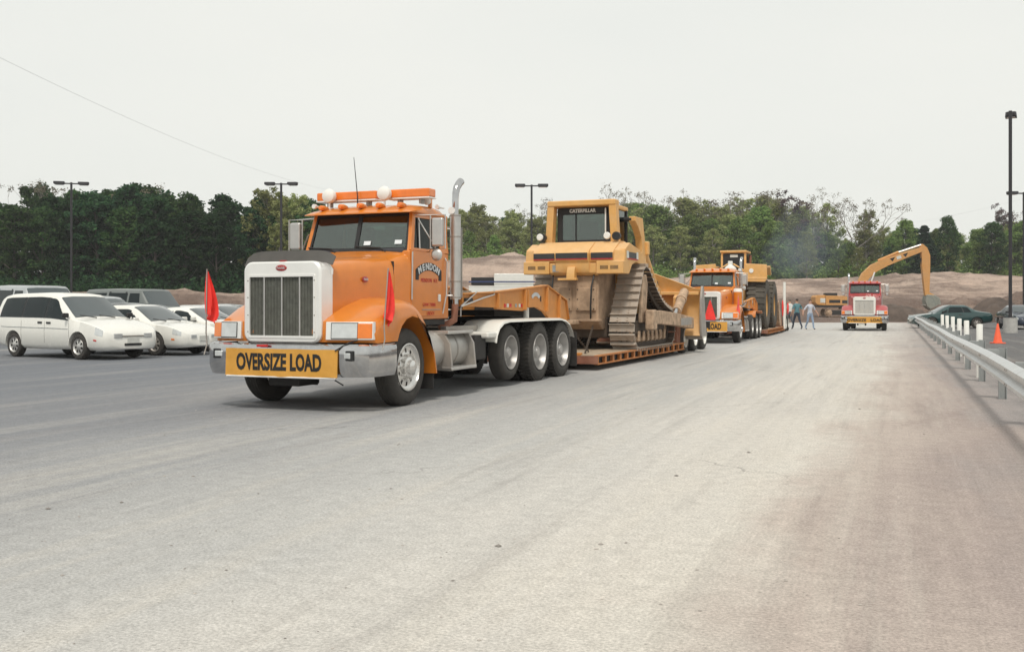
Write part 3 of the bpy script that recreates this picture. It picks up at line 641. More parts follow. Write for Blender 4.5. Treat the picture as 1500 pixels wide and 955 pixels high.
        def fx(y): return 1.235 - .38 * max(0, y - .6) ** 1.5
        def lamp(name, mat, ya, yb, z0, z1, pr_, dx=0, n=5):
            ysl = [ya + (yb - ya) * i / n for i in range(n + 1)]
            rr = [[(fx(y) - .05, y * s, z0), (fx(y) + pr_ + dx, y * s, z0), (fx(y) - .012 + pr_ + dx, y * s, z1), (fx(y) - .06, y * s, z1)] for y in ysl]
            return MB().loft(rr).build(name, mat, fe, .004)
        lamp('headlight_bezel', M['chromew'], .66, 1.245, .935, 1.165, .012)
        lamp('headlight_gasket', M['black'], .73, 1.07, .945, 1.155, .018)
        lamp('headlight', M['lens'], .74, 1.06, .955, 1.145, .022); lamp('turn_signal', M['amber'], 1.065, 1.235, .955, 1.145, .022)
        bx(fe, 'mud_flap', M['dark'], (-.78, .98 * s, .42), (.02, .42, .5))
    # grille surround and grille
    hz = rrect(1.20, 1.06, .13, 5, 0, 1.42); hi = rrect(1.02, .80, .02, 5, 0, 1.365); ho = rrect(1.14, 1.02, .11, 5, 0, 1.42)
    gs = MB().frame([(1.265, a, z) for a, z in ho], [(1.265, a, z) for a, z in hi], (-.06, 0, 0)).loft([[(1.265, a, z) for a, z in ho], [(1.24, a, z) for a, z in hz], [(1.0, a * 1.02, z) for a, z in hz]], caps=False).build('grille_surround', M['white'] if style == 'red' else M['chromew'], T, smooth=30)
    gm = M['mesh'] if style != 'red' else M['steel']
    bx(T, 'grille', gm, (1.225, 0, 1.365), (.02, 1.04, .82), 0)
    b = MB()
    for i in range(44): b.box((1.240, -.495 + .99 * i / 43, 1.365), (.012, .009, .80))
    b.build('grille_bars', M['mesh'] if style != 'red' else M['white'], T)
    for y in (-.275, 0, .275): bx(T, 'grille_bar', M['alu'], (1.25, y, 1.365), (.02, .024, .80), .005)
    fr = rrect(1.05, .83, .02, 5, 0, 1.365); fi = rrect(.985, .765, .01, 5, 0, 1.365)
    MB().frame([(1.278, a, z) for a, z in fr], [(1.278, a, z) for a, z in fi], (-.03, 0, 0)).build('grille_frame', M['chromew'], T, .004)
    for y in (-.515, .515):
        for z in (1.03, 1.25, 1.48, 1.70): cy(gs, 'bolt', M['steel'], (1.27, y, z), (1.285, y, z), .009, n=6)
    b = MB().ell((1.268, 0, 1.865), (.012, .088, .042), 20, 8); bd = b.build('badge', M['badge'], T)
    place_text(bd, 'lettering', M['silver'], 'Peterbilt', .05, face_m((1.281, 0, 1.865), (0, 1, 0), (0, 0, 1)), .72)
    bx(T, 'hood_ornament', M['badge'], (1.22, 0, 1.955), (.05, .09, .025), .008)
    # hood and cowl
    hd = MB().loft([hood_ring(1.20, .575, 1.925, .96), hood_ring(1.0, .60, 1.955, .96), hood_ring(.6, .66, 2.0, .98), hood_ring(.2, .735, 2.035, 1.0), hood_ring(-.252, .82, 2.07, 1.0)]).build('hood', O, T, smooth=40)
    MB().loft([hood_ring(-.258, .824, 2.07, 1.0), hood_ring(-.42, .85, 2.115, 1.0), hood_ring(-.62, .90, 2.17, 1.0)]).build('cowl', O, T, smooth=40)
    for s in (1, -1):
        b = MB().ell((.35, .722 * s, 1.73), (.085, .012, .042), 18, 8); bd = b.build('badge', M['badge'], T)
        place_text(bd, 'lettering', M['silver'], 'Peterbilt', .045, face_m((.35, .736 * s, 1.73), (-s, 0, 0), (0, 0, 1)), .72)
        bx(hd, 'hood_latch', M['black'], (.0, .785 * s, 1.42), (.10, .03, .10), .01); bx(hd, 'hood_seam', M['dark'], (-.255, .80 * s, 1.55), (.012, .055, .9), 0)
    if style == 'lead':
        rings = []
        for i in range(17):
            y = -.69 + 1.38 * i / 16; e = abs(y) / .69; zb = 1.945 - .05 * e ** 8; x = 1.17 - .05 * e ** 2; hgt = .155 - .035 * e ** 6
            rings.append([(x, y, zb), (x + .012, y, zb), (x - .09 + .012, y, zb + hgt), (x - .09, y, zb + hgt)])
        MB().loft(rings).build('bug_deflector', M['deflect'], T, .003)
        for s in (1, -1): tb(T, 'deflector_clip', M['chromew'], [(1.10, .60 * s, 1.93), (1.08, .66 * s, 1.84), (1.08, .655 * s, 1.78)], .014)
    # cab
    W = .90
    pm(T, 'cab_body', O, [(-.60, 1.17), (-1.89, 1.17), (-1.89, 2.175), (-.60, 2.175)], 'y', -W, W, .03)
    bx(T, 'cab_sill', M['dark'], (-1.25, 0, 1.13), (1.2, 1.7, .10))
    wz0, wz1 = 2.175, 2.74
    def side_pt(x, z): return W + .0 - (z - wz0) * .10
    for s in (1, -1):
        # door: a panel standing proud with its own window frame
        dr = MB().prism([(-.625, 1.22), (-1.73, 1.22), (-1.73, 2.17), (-.625, 2.17)], 'y', (W + .001) * s, (W + .014) * s).build('door', O, T, .006)
        wo = [(-.63, 2.175), (-.80, 2.74), (-1.86, 2.74), (-1.89, 2.175)]; wi = [(-.74, 2.215), (-.865, 2.665), (-1.615, 2.675), (-1.60, 2.215)]
        MB().frame([(x, side_pt(x, z) * s, z) for x, z in wo], [(x, side_pt(x, z) * s, z) for x, z in wi], (0, -.06 * s, 0)).build('cab_side_frame', O, T, .01)
        MB().hexa([(x, (side_pt(x, z) - .03 + e) * s, z) for e in (0, .006) for x, z in [(-.73, 2.205), (-.86, 2.675), (-1.62, 2.685), (-1.61, 2.205)]]).build('side_window', M['darkglass'], T, smooth=0)
        tb(dr, 'window_post', M['alu'], [(-.93, (W - .01) * s, 2.21), (-.98, (W - .055) * s, 2.67)], .011)
        bx(dr, 'door_handle', M['chromew'], (-1.50, (W + .025) * s, 1.49), (.07, .025, .11), .008)
        tb(dr, 'hinge_bar', M['alu'], [(-.64, (W + .022) * s, 2.15), (-.62, (W + .022) * s, 1.46)], .013)
        tb(dr, 'grab_rail', M['alu'], [(-1.72, (W + .015) * s, 2.1), (-1.72, (W + .05) * s, 2.05), (-1.70, (W + .05) * s, 1.55), (-1.64, (W + .015) * s, 1.25)], .012)
        bx(dr, 'trim_strip', M['steel'], (-1.25, (W + .018) * s, 1.315), (.6, .008, .012), .002)
        tb(T, 'grab_handle', M['chromew'], [(-1.80, W * s, 1.53), (-1.83, (W + .06) * s, 1.53), (-1.88, (W + .06) * s, 1.53)], .013)
        if style == 'lead':
            # arched name on a black ribbon
            cx_, cz_, rad = -1.17, 1.36, .59; xs_ = -s
            def arc(a, r): return (cx_ + xs_ * -math.sin(a) * r * -1 * 1.15, cz_ + math.cos(a) * r)
            rib = MB(); rings = []
            for i in range(25):
                a = -.58 + 1.16 * i / 24
                p0 = arc(a, rad - .055); p1 = arc(a, rad + .062)
                rings.append([(p0[0], (W + .015) * s, p0[1]), (p0[0], (W + .019) * s, p0[1]), (p1[0], (W + .019) * s, p1[1]), (p1[0], (W + .015) * s, p1[1])])
            rib.loft(rings)
            for e in (-1, 1):
                c = arc(.60 * e, rad - .015); rib.box((c[0], (W + .0165) * s, c[1] - .01), (.10, .004, .15))
            rb = rib.build('name_ribbon', M['ink'], dr, smooth=0)
            lt = MB(); word = 'MENDON'
            for i, ch in enumerate(word):
                a = -.45 + .90 * i / 5; c = arc(a, rad); t = text_mb(ch, .135, 1.05, .005, .002)
                mm = face_m((c[0], (W + .0215) * s, c[1]), (xs_, 0, 0), (0, 0, 1)) @ Matrix.Rotation(-a, 4, 'Z')
                lt.add([tuple(mm @ Vector(v)) for v in t.v], t.f)
            lt.build('lettering', M['silver'], dr, smooth=0)
            place_text(dr, 'lettering', M['redink'], 'MENDON', .085, face_m((-1.17 - xs_ * .08, (W + .018) * s, 1.745), (xs_, 0, 0), (0, 0, 1)), .95); place_text(dr, 'lettering', M['redink'], 'N.Y.', .085, face_m((-1.17 + xs_ * .23, (W + .018) * s, 1.745), (xs_, 0, 0), (0, 0, 1)), .95)
            for q, (s_, z_, sz) in enumerate((('GVW 73000', 1.385, .075), ('USDOT', 1.255, .07))): place_text(dr, 'lettering', M['redink'], s_, sz, face_m((-1.18 - .05 * q, (W + .018) * s, z_), (xs_, 0, 0), (0, 0, 1)), 1.1)
    # windscreen
    bz, tz, bxp, txp = 2.185, 2.735, -.60, -.775
    def wp(y, z, off=0): t = (z - bz) / (tz - bz); return (bxp + (txp - bxp) * t + off - .05 * (abs(y) / .85) ** 2, y, z)
    for s in (1, -1):
        fo = [(.0, bz - .02), (.86, bz - .02), (.825, tz + .02), (.0, tz + .02)]; fi_ = [(.03, bz + .035), (.80, bz + .035), (.765, tz - .04), (.03, tz - .04)]
        MB().frame([wp(y * s, z, .012) for y, z in fo], [wp(y * s, z, .012) for y, z in fi_], (-.04, 0, 0)).build('windscreen_gasket', M['black'], T, .004)
        MB().hexa([wp(y * s, z, e) for e in (-.012, -.006) for y, z in ((.02, bz + .02), (.815, bz + .02), (.78, tz - .025), (.02, tz - .025))]).build('windscreen_pane', M['cabglass'], T, smooth=0)
        MB().hexa([wp(.84 * s, bz - .03, .03), wp(.905 * s, bz - .03, .0), (-.70, .905 * s, bz - .03), (-.70, .82 * s, bz - .03), wp(.80 * s, tz + .01, .02), wp(.85 * s, tz + .01, .0), (-.86, .85 * s, tz + .01), (-.86, .78 * s, tz + .01)]).build('windscreen_pillar', O, T, .015)
        tb(T, 'wiper', M['black'], [wp(.42 * s + .1, bz - .03, .05), wp(.42 * s, bz + .03, .03), wp(.42 * s - .42, bz + .055, .03)], .010)
    bx(T, 'cab_rear_wall', O, (-1.86, 0, 2.21), (.05, 1.74, .09), .01)
    ro = rrect(1.74, .62, .03, 4, 0, 2.46); ri = rrect(1.1, .38, .06, 4, 0, 2.46)
    MB().frame([(-1.835, a, z) for a, z in ro], [(-1.835, a, z) for a, z in ri], (-.05, 0, 0)).build('cab_rear_panel', O, T)
    bx(T, 'rear_window', M['cabglass'], (-1.86, 0, 2.46), (.006, 1.12, .40), 0)
    rr = []
    for (x, w, z0, z1) in ((-.60, .885, 2.722, 2.738), (-.64, .905, 2.725, 2.765), (-.80, .90, 2.735, 2.825), (-1.05, .895, 2.735, 2.885), (-1.4, .89, 2.735, 2.905), (-1.72, .875, 2.735, 2.87), (-1.86, .86, 2.735, 2.80), (-1.905, .83, 2.735, 2.755)):
        h = z1 - z0; rr.append([(x, w, z0), (x, w + .004, z0 + h * .3), (x, w - .06, z0 + h * .75), (x, w * .72, z1 - h * .06), (x, 0, z1), (x, -w * .72, z1 - h * .06), (x, -w + .06, z0 + h * .75), (x, -w - .004, z0 + h * .3), (x, -w, z0)])
    rf = MB().loft(rr).build('roof', O, T, smooth=50)
    # inside the cab
    bx(T, 'windscreen_shade_band', M['black'], (-.86, 0, 2.665), (.02, 1.5, .13), .004)  # added black strip imitating the shade along the windscreen top
    bx(T, 'dashboard', M['seat'], (-.74, 0, 2.14), (.28, 1.6, .13), .03)
    for y in (.42, -.42): bx(T, 'seat', M['seat'], (-1.45, y, 2.28), (.16, .5, .62), .06)
    MB().lathe([(.20, -.012), (.215, 0), (.20, .012), (.188, 0), (.20, -.012)], (-.98, .42, 2.28), (.5, 0, .85), 24).build('steering_wheel', M['black'], T)
    for y, z in ((.62, 2.27), (.12, 2.26)): MB().hexa([wp(y + a, z + q, e + .001) for e in (-.004, .002) for a, q in ((0, 0), (.11, 0), (.11, .06), (0, .06))]).build('window_sticker', M['sticker'], T, smooth=0)
    # roof furniture
    lights = (-.66, -.32, 0, .32, .68) if style != 'follow' else (-.62, -.31, 0, .31, .62)
    for y in lights:
        lg = MB().lathe([(0, .0), (.03, .0), (.043, -.03), (.046, -.07), (.036, -.16), (.012, -.22), (0, -.225)], (-.70, y, 2.855 - abs(y) * .02), (1, 0, .03), 14).build('marker_light', M['amber'] if style != 'lead' else O, rf)
        MB().lathe([(.040, -.03), (.040, .008), (.03, .03), (0, .036)], (-.70, y, 2.855 - abs(y) * .02), (1, 0, .03), 14).build('marker_lens', M['amber'], lg)
    if style == 'lead':
        for (ya, yb) in ((-.95, .10), (.28, 1.0)):
            lb = MB().loft([[(-1.24 if j else -1.02, y, z) for j, z in ((0, 2.985), (0, 3.11), (1, 3.11), (1, 2.985))] for y in (ya, yb)]).build('light_bar', M['amber'], rf, .02)
            bx(lb, 'light_bar_base', M['chromew'], (-1.13, (ya + yb) / 2, 2.973), (.24, yb - ya, .022), .004)
            for y in (ya + .18, yb - .18): bx(lb, 'light_bar_bracket', M['steel'], (-1.13, y, 2.95), (.12, .04, .12), .004)
        for y in (-.66, .30):
            wl = MB().lathe([(0, .03), (.06, .022), (.10, 0), (.112, -.03), (.10, -.09), (.05, -.14), (0, -.15)], (-.88, y, 3.045), (1, 0, .05), 22).build('work_light', M['pvc'], rf)
            cy(wl, 'work_light_stalk', M['chromew'], (-.93, y, 2.84), (-.93, y, 2.98), .016)
        MB().lathe([(0, .0), (.045, -.01), (.06, -.04), (.05, -.10), (0, -.13)], (-1.25, .83, 2.945), (1, .2, 0), 16).build('corner_light', M['pvc'], rf)
        bx(rf, 'corner_light_bracket', O, (-1.38, .83, 2.93), (.06, .05, .16), .008)
        for y, s2 in ((-.78, 1), (.86, 1)): MB().lathe([(0, 0), (.035, 0), (.035, -.05), (.02, -.06), (.012, -.24), (0, -.24)], (-.68 if y < 0 else -1.55, y, 2.87 if y < 0 else 2.88), (1, 0, 0), 12).build('air_horn', M['chromew'], rf)
        tb(rf, 'antenna', M['black'], [(-.97, -.19, 2.86), (-.97, -.19, 3.02), (-.98, -.26, 3.62)], [.011, .008, .0045], 6)
    # exhaust
    sides = (1,) if style == 'lead' else ((1, -1) if style == 'follow' else (-1,))
    for s in sides:
        y = .93 * s; xx = -2.06
        st = tb(T, 'exhaust_stack', M['chrome'], [(xx, y, 1.35), (xx, y, 2.9), (xx, y, 3.04), (xx - .01, y, 3.14), (xx - .05, y, 3.23), (xx - .11, y + .01 * s, 3.30), (xx - .17, y + .015 * s, 3.34)], [.05, .05, .052, .055, .058, .060, .062], 16)
        cy(st, 'heat_shield', M['alu'], (xx, y, 1.47), (xx, y, 2.80), .086, n=20)
        for z in (1.5, 1.75, 2.45, 2.78): cy(st, 'clamp', M['steel'], (xx, y, z - .012), (xx, y, z + .012), .090, n=20)
        tb(T, 'exhaust_pipe', M['rust'], [(xx, y, 1.4), (xx, y - .02 * s, 1.15), (xx + .1, .7 * s, 1.0)], .055, 12)
        MB().lathe([(0, 0), (.055, 0), (.06, -.06), (.05, -.10), (0, -.11)], (xx + .08, y - .03 * s, 2.86), (1, .3 * s, 0), 14).build('spot_lamp', M['chromew'], T)
    tb(T, 'stack_bracket', M['steel'], [(-1.92, .55, 2.6), (-2.2, .97, 2.6), (-2.2, .97, 1.5)], .016)
    if style == 'lead': tb(T, 'hose_rail', M['alu'], [(-2.32, .9, 1.2), (-2.32, .9, 2.55), (-2.32, .6, 2.62)], .012)
    # mirrors
    for s in (1, -1):
        y = 1.22 * s; x = -.86
        mi = bx(T, 'mirror', M['alu'], (x, y, 2.44), (.075, .19, .42), .03)
        bx(mi, 'mirror_glass', M['carglass'], (x - .04, y, 2.44), (.006, .16, .38), .002)
        tb(mi, 'mirror_arm', M['alu'], [(-.84, .85 * s, 2.70), (x, (1.22 - .12) * s, 2.69), (x, (1.22 + .12) * s, 2.69), (x, (1.22 + .12) * s, 2.20), (x, (1.22 - .12) * s, 2.20), (x, (1.22 - .12) * s, 2.69)], .012)
        tb(mi, 'mirror_strut', M['alu'], [(-.92, .86 * s, 2.66), (-.98, 1.12 * s, 2.22)] if s > 0 else [(-.70, .88 * s, 2.45), (x, 1.10 * s, 2.22)], .011)
        tb(mi, 'mirror_brace', M['alu'], [(-1.2, .91 * s, 2.18), (x, 1.12 * s, 2.21)], .010)
        MB().lathe([(0, .0), (.085, -.005), (.09, -.02), (.06, -.05), (0, -.06)], (x - .02, y - .02 * s, 2.11), (-1, 0, 0), 20).build('convex_mirror', M['alu'], mi)
    # tank, steps and boxes
    for s in (1, -1):
        tk = MB().lathe([(0, 0), (.24, 0), (.27, -.02), (.28, -.05), (.28, -1.36), (.27, -1.39), (.24, -1.41), (0, -1.41)], (-.86, .86 * s, .71), (1, 0, 0), 32).build('fuel_tank', M['tank'], T)
        for x in (-1.26, -2.10): pm(tk, 'step_side', M['steel'], [(.95 * s, .40), (1.26 * s, .40), (1.22 * s, .80), (1.10 * s, 1.0), (.75 * s, 1.0), (.72 * s, .93), (1.0 * s, .9), (1.08 * s, .7)], 'x', x, x - .05, .01)
        bx(tk, 'step', M['alu'], (-1.70, 1.13 * s, .43), (.9, .26, .05), .012); bx(tk, 'step', M['alu'], (-1.70, 1.05 * s, .97), (.9, .30, .05), .012)
        for x in (-1.45, -1.72): MB().lathe([(.281, -.02), (.287, -.018), (.287, .018), (.281, .02)], (x, .86 * s, .71), (1, 0, 0), 32).build('tank_strap', M['steel'], tk)
        bx(T, 'tool_box', M['dark'], (-2.62, .86 * s, .70), (.45, .5, .40), .015); bx(T, 'air_tank_bracket', M['steel'], (-2.45, 1.0 * s, .86), (.22, .1, .10), .01)
    bx(T, 'deck_plate', M['steel'], (-2.4, 0, 1.02), (.95, 1.5, .03), .006); bx(T, 'deck_edge', M['steel'], (-2.5, .80, 1.0), (1.2, .10, .10), .008)
    bx(T, 'catwalk', M['alu'], (-3.0, .72, .99), (.8, .22, .05), .008)
    bx(T, 'fifth_wheel', M['dark'], (-5.1, 0, 1.12), (.95, .9, .10), .04)
    # white rear fenders
    if style == 'lead':
        for s in (1, -1):
            pf = [(-2.98, .80), (-3.02, .92), (-3.12, 1.03), (-3.30, 1.11), (-3.55, 1.135), (-5.0, 1.14), (-6.15, 1.135), (-6.45, 1.10), (-6.68, 1.02), (-6.86, .88), (-6.93, .78)]
            rings = []
            for (x, z) in pf: rings.append([(x, .56 * s, z), (x, 1.20 * s, z), (x, 1.235 * s, z - .012), (x, 1.245 * s, z - .045), (x * 1.0, 1.235 * s, z - .045), (x, 1.19 * s, z - .025), (x, .56 * s, z - .022)])
            fd = MB().loft(rings).build('rear_fender', M['white'], T, smooth=45)
            bx(fd, 'fender_box', M['white'], (-2.86, .98 * s, .895), (.40, .50, .11), .04)
            bx(fd, 'mud_flap', M['dark'], (-7.05, .98 * s, .50), (.015, .55, .68), .003)
    elif style == 'follow':
        for s in (1, -1):
            pf = [(-4.3, .95), (-4.4, 1.12), (-4.6, 1.2), (-6.7, 1.2), (-6.9, 1.1)]
            MB().loft([[(x, .6 * s, z), (x, 1.24 * s, z), (x, 1.24 * s, z - .03), (x, .6 * s, z - .03)] for x, z in pf]).build('rear_fender', O, T, .01)
    if style == 'follow':
        for s in (1, -1):
            ac = cy(T, 'air_cleaner', O, (-.35, 1.04 * s, 1.45), (-.35, 1.04 * s, 1.95), .17, n=24); cy(ac, 'air_cleaner_cap', M['pvc'], (-.35, 1.04 * s, 1.95), (-.35, 1.04 * s, 2.08), .175, .15, n=24)
    # warning flags
    def flag(x, y, z0, z1, w, lean, seed):
        stf = tb(T, 'flag_staff', M['steel'], [(x + .04, y, z0), (x - .02, y, z0 + .14), (x, y, z0 + .3), (x + lean, y, z1)], .009, 6)
        rings = []; rgf = random.Random(seed); n = 12
        for i in range(n + 1):
            t = i / n; z = z1 - .02 - .60 * t; ww = w * (.15 + .85 * math.sin(min(1, t * 1.25) * 1.5)) * (1 if t < .86 else (1 - (t - .86) * 3.0))
            rr_ = []
            for j in range(7):
                u = j / 6; rr_.append((x + lean * (z - z0) / (z1 - z0) - ww * u, y + .045 * math.sin(u * 9 + t * 2 + seed) * (.3 + t), z - .10 * u * t - .04 * u))
            rings.append(rr_ + [(p[0], p[1] + .006, p[2]) for p in rr_[::-1]])
        MB().loft(rings).build('flag', M['flag'], T, smooth=60)
    if style == 'lead':
        flag(.86, 1.30, .80, 1.86, .22, -.11, 1); flag(.98, -1.44, .70, 1.88, .20, -.02, 4)
    elif style == 'follow':
        MB().loft([[(1.40, .24, 1.62), (1.41, .28, 1.62), (1.41, .26, 1.62)], [(1.38, .04, .95), (1.42, .48, .93), (1.37, .34, .95)], [(1.38, .06, .90), (1.41, .44, .88), (1.37, .34, .90)]]).build('flag', M['flag'], T)
        flag(.86, 1.21, 1.1, 1.79, .22, -.09, 3)
    return T

TH1 = math.atan((1365 - 750) / 1500); RZ1 = -(math.pi / 2 + TH1); T1 = (-2.5316, 14.5369, 0)
tractor('orange tractor truck with roof light bar, bug deflector and lettered doors', 'orange', T1, RZ1, 1, 'lead')

# ---------------------------------------------------------------- lowboy trailer (same frame as its tractor)
def lowboy(label, loc, rz, scale, lead=True, decklen=0):
    T = thing('lowboy_trailer', label, 'trailer', loc, rz, 'lowboy trailers', scale); O = M['trailer']; D = decklen
    gp = [(-2.25, 1.36), (-3.62, 1.34), (-3.66, 1.31), (-4.88, 1.275), (-4.95, 1.33), (-5.55, 1.345), (-5.95, 1.26), (-6.25, 1.12), (-6.55, .78), (-7.1, .32), (-7.55, .30), (-7.33, 1.09), (-7.19, 1.47), (-6.07, 1.75), (-5.4, 1.70), (-3.58, 1.59), (-2.25, 1.55)]
    gn = None
    for s in (1, -1):
        gn = pm(T, 'gooseneck_side', O, gp, 'y', .90 * s, .96 * s, .006)
        for x, za, zb in ((-3.64, 1.33, 1.585), (-4.90, 1.29, 1.66), (-5.02, 1.34, 1.665), (-6.05, 1.26, 1.73), (-6.75, .70, 1.57)): bx(gn, 'gooseneck_rib', O, (x, .985 * s, (za + zb) / 2), (.05, .07, zb - za), .006)
        MB().loft([[(x, .85 * s, z), (x, 1.0 * s, z), (x, 1.0 * s, z + .022), (x, .85 * s, z + .022)] for x, z in ((-2.25, 1.55), (-3.58, 1.592), (-5.4, 1.702), (-6.07, 1.752), (-7.19, 1.472), (-7.34, 1.09))]).build('gooseneck_flange', O, T)
        for x, mt in ((-4.0, 'redlens'), (-4.12, 'plate'), (-4.25, 'redlens'), (-4.5, 'post'), (-4.68, 'plate'), (-4.78, 'redlens')): bx(gn, 'reflector', M[mt], (x, .967 * s, 1.375), (.07, .012, .06), .002)
        bx(gn, 'hose_box', M['dark'], (-2.45, .98 * s, 1.47), (.28, .03, .05), .004)
    tb(T, 'gooseneck_brace', M['alu'], [(-2.15, .98, 1.36), (-3.0, .99, 1.50), (-3.5, .97, 1.56), (-3.52, .97, 1.63)], .016); tb(T, 'gooseneck_brace', M['alu'], [(-2.15, .98, 1.36), (-2.75, .99, 1.60)], .014)
    bx(T, 'gooseneck_top', M['dark'], (-2.95, 0, 1.545), (1.4, 1.76, .03)); bx(T, 'gooseneck_top', M['rust'], (-4.8, 0, 1.56), (2.3, 1.76, .03))
    bx(T, 'neck_cross_beam', M['dark'], (-2.35, 0, 1.42), (.15, 1.78, .2)); bx(T, 'neck_cross_beam', M['dark'], (-6.9, 0, 1.2), (.2, 1.78, .5)); bx(T, 'kingpin_plate', M['dark'], (-5.0, 0, 1.24), (1.5, 1.3, .10))
    cy(T, 'neck_cylinder', M['pvc'], (-5.42, .80, 1.10), (-5.42, .80, 1.36), .055); bx(T, 'hose_tray', M['wood'], (-2.9, 0, 1.60), (1.0, 1.2, .05), .01)
    tb(T, 'air_hose', M['black'], [(-2.1, .3, 1.2), (-2.3, .4, 1.75), (-2.6, .4, 1.68), (-3.0, .3, 1.6)], .014)
    # emblem ribbon on the gooseneck
    rib = MB(); rings = []
    for i in range(17):
        a = -.9 + 1.8 * i / 16; c = (-5.50 + .24 * math.sin(a) * 1.2, 1.42 + .20 * math.cos(a)); e = (-5.50 + .17 * math.sin(a) * 1.2, 1.42 + .13 * math.cos(a))
        rings.append([(c[0], .962, c[1]), (c[0], .968, c[1]), (e[0], .968, e[1]), (e[0], .962, e[1])])
    rib.loft(rings).build('name_ribbon', M['silver'], T, smooth=0); bx(T, 'name_ribbon_end', M['ink'], (-5.76, .966, 1.50), (.05, .006, .10), .001)
    # deck
    x0, x1 = -8.15, -16.3 - D; L = x0 - x1
    for s in (1, -1):
        bx(T, 'deck_rail', M['trailerd'], ((x0 + x1) / 2, 1.31 * s, .305), (L, .09, .035), .005); bx(T, 'deck_rail', M['trailerd'], ((x0 + x1) / 2, 1.31 * s, .135), (L, .09, .03), .005)
        n = 15
        for i in range(n): bx(T, 'outrigger', M['trailerd'], (x0 - .06 - (L - .12) * i / (n - 1), 1.30 * s, .22), (.12, .07, .15), .006)
        bx(T, 'rail_web', M['dark'], ((x0 + x1) / 2, 1.245 * s, .22), (L, .02, .15), .003)
        bx(T, 'main_beam', M['rust'], ((x0 + x1) / 2, .5 * s, .2), (L + .6, .2, .2), .01)
    bx(T, 'deck_front', M['rust'], (x0 + .02, 0, .22), (.05, 2.7, .17), .006); bx(T, 'deck_front_beam', O, (x0 - .10, 0, .335), (.16, 1.9, .06), .01)
    for i in range(9): bx(T, 'plank', M['wood'], ((x0 + x1) / 2, -1.12 + .28 * i, .298), (L - .1, .268, .045), .006)
    for s in (1, -1): bx(T, 'neck_arm', M['dark'], (-7.75, .55 * s, .32), (.9, .22, .30), .02)
    # bogie
    bx(T, 'bogie_frame', M['rust'], (x1 - 2.0, 0, .78), (4.4, 1.1, .28), .02); bx(T, 'bogie_riser', M['rust'], (x1 + .05, 0, .58), (.5, 2.4, .55), .03)
    for x in (x1 - .55, x1 - 1.87, x1 - 3.19):
        cy(T, 'axle', M['dark'], (x, -1.1, .43), (x, 1.1, .43), .07)
        for s in (1, -1): wheel(T, x, 1.27, .43, s, 'trail', .43, .25, True)
    bx(T, 'tail_beam', M['dark'], (x1 - 4.1, 0, .75), (.15, 2.5, .22), .02)
    for s in (1, -1): bx(T, 'tail_lamp', M['redlens'], (x1 - 4.19, .9 * s, .76), (.03, .2, .1), .004)
    if not lead:
        for s in (1, -1): tb(T, 'marker_pole', M['pvc'], [(x1 + .6, 1.38 * s, .2), (x1 + .6, 1.38 * s, 2.65)], .07)
        MB().ell((x1 + 2.6, 1.48, 1.28), (.30, .05, .42), 14, 8).build('flag', M['flag'], T); MB().ell((x1 - 1.2, 1.40, 1.25), (.25, .05, .32), 14, 8).build('flag', M['flag'], T)
    return T
lowboy('orange lowboy trailer carrying the bulldozer', T1, RZ1, 1)
# ---------------------------------------------------------------- bulldozer on the first trailer, rear end towards its tractor
Z0 = .322
D = thing('bulldozer', 'dusty yellow crawler bulldozer chained on the lowboy trailer, rear end forward', 'bulldozer', T1, RZ1); Y = M['cat']
def tangent_path(circles):
    """outer belt round circles given counter-clockwise in (x, z)"""
    pts = []; n = len(circles); seg = []
    for i in range(n):
        (x1, z1, r1), (x2, z2, r2) = circles[i], circles[(i + 1) % n]
        d = math.hypot(x2 - x1, z2 - z1); a = math.atan2(z2 - z1, x2 - x1); b = math.asin((r1 - r2) / d); t = a - math.pi / 2 + b
        seg.append(((x1 + r1 * math.cos(t), z1 + r1 * math.sin(t)), (x2 + r2 * math.cos(t), z2 + r2 * math.sin(t)), t))
    for i in range(n):
        p, q, t = seg[i]; m = max(2, int(math.hypot(q[0] - p[0], q[1] - p[1]) / .05))
        pts += [(p[0] + (q[0] - p[0]) * k / m, p[1] + (q[1] - p[1]) * k / m) for k in range(m)]
        x2, z2, r2 = circles[(i + 1) % n]; t2 = seg[(i + 1) % n][2]
        while t2 < t: t2 += 2 * math.pi
        m = max(2, int((t2 - t) * r2 / .05)); pts += [(x2 + r2 * math.cos(t + (t2 - t) * k / m), z2 + r2 * math.sin(t + (t2 - t) * k / m)) for k in range(m)]
    return pts
def resample(pts, n):
    P = pts + [pts[0]]; d = [0]
    for a, b in zip(P, P[1:]): d.append(d[-1] + math.hypot(b[0] - a[0], b[1] - a[1]))
    L = d[-1]; outp = []; j = 0
    for k in range(n):
        t = L * k / n
        while d[j + 1] < t: j += 1
        f = (t - d[j]) / max(1e-9, d[j + 1] - d[j]); a, b = P[j], P[j + 1]
        outp.append((a[0] + (b[0] - a[0]) * f, a[1] + (b[1] - a[1]) * f, math.atan2(b[1] - a[1], b[0] - a[0])))
    return outp, L
belt = tangent_path([(-14.55, Z0 + .50, .44), (-11.38, Z0 + .50, .44), (-12.05, 1.90, .40)])
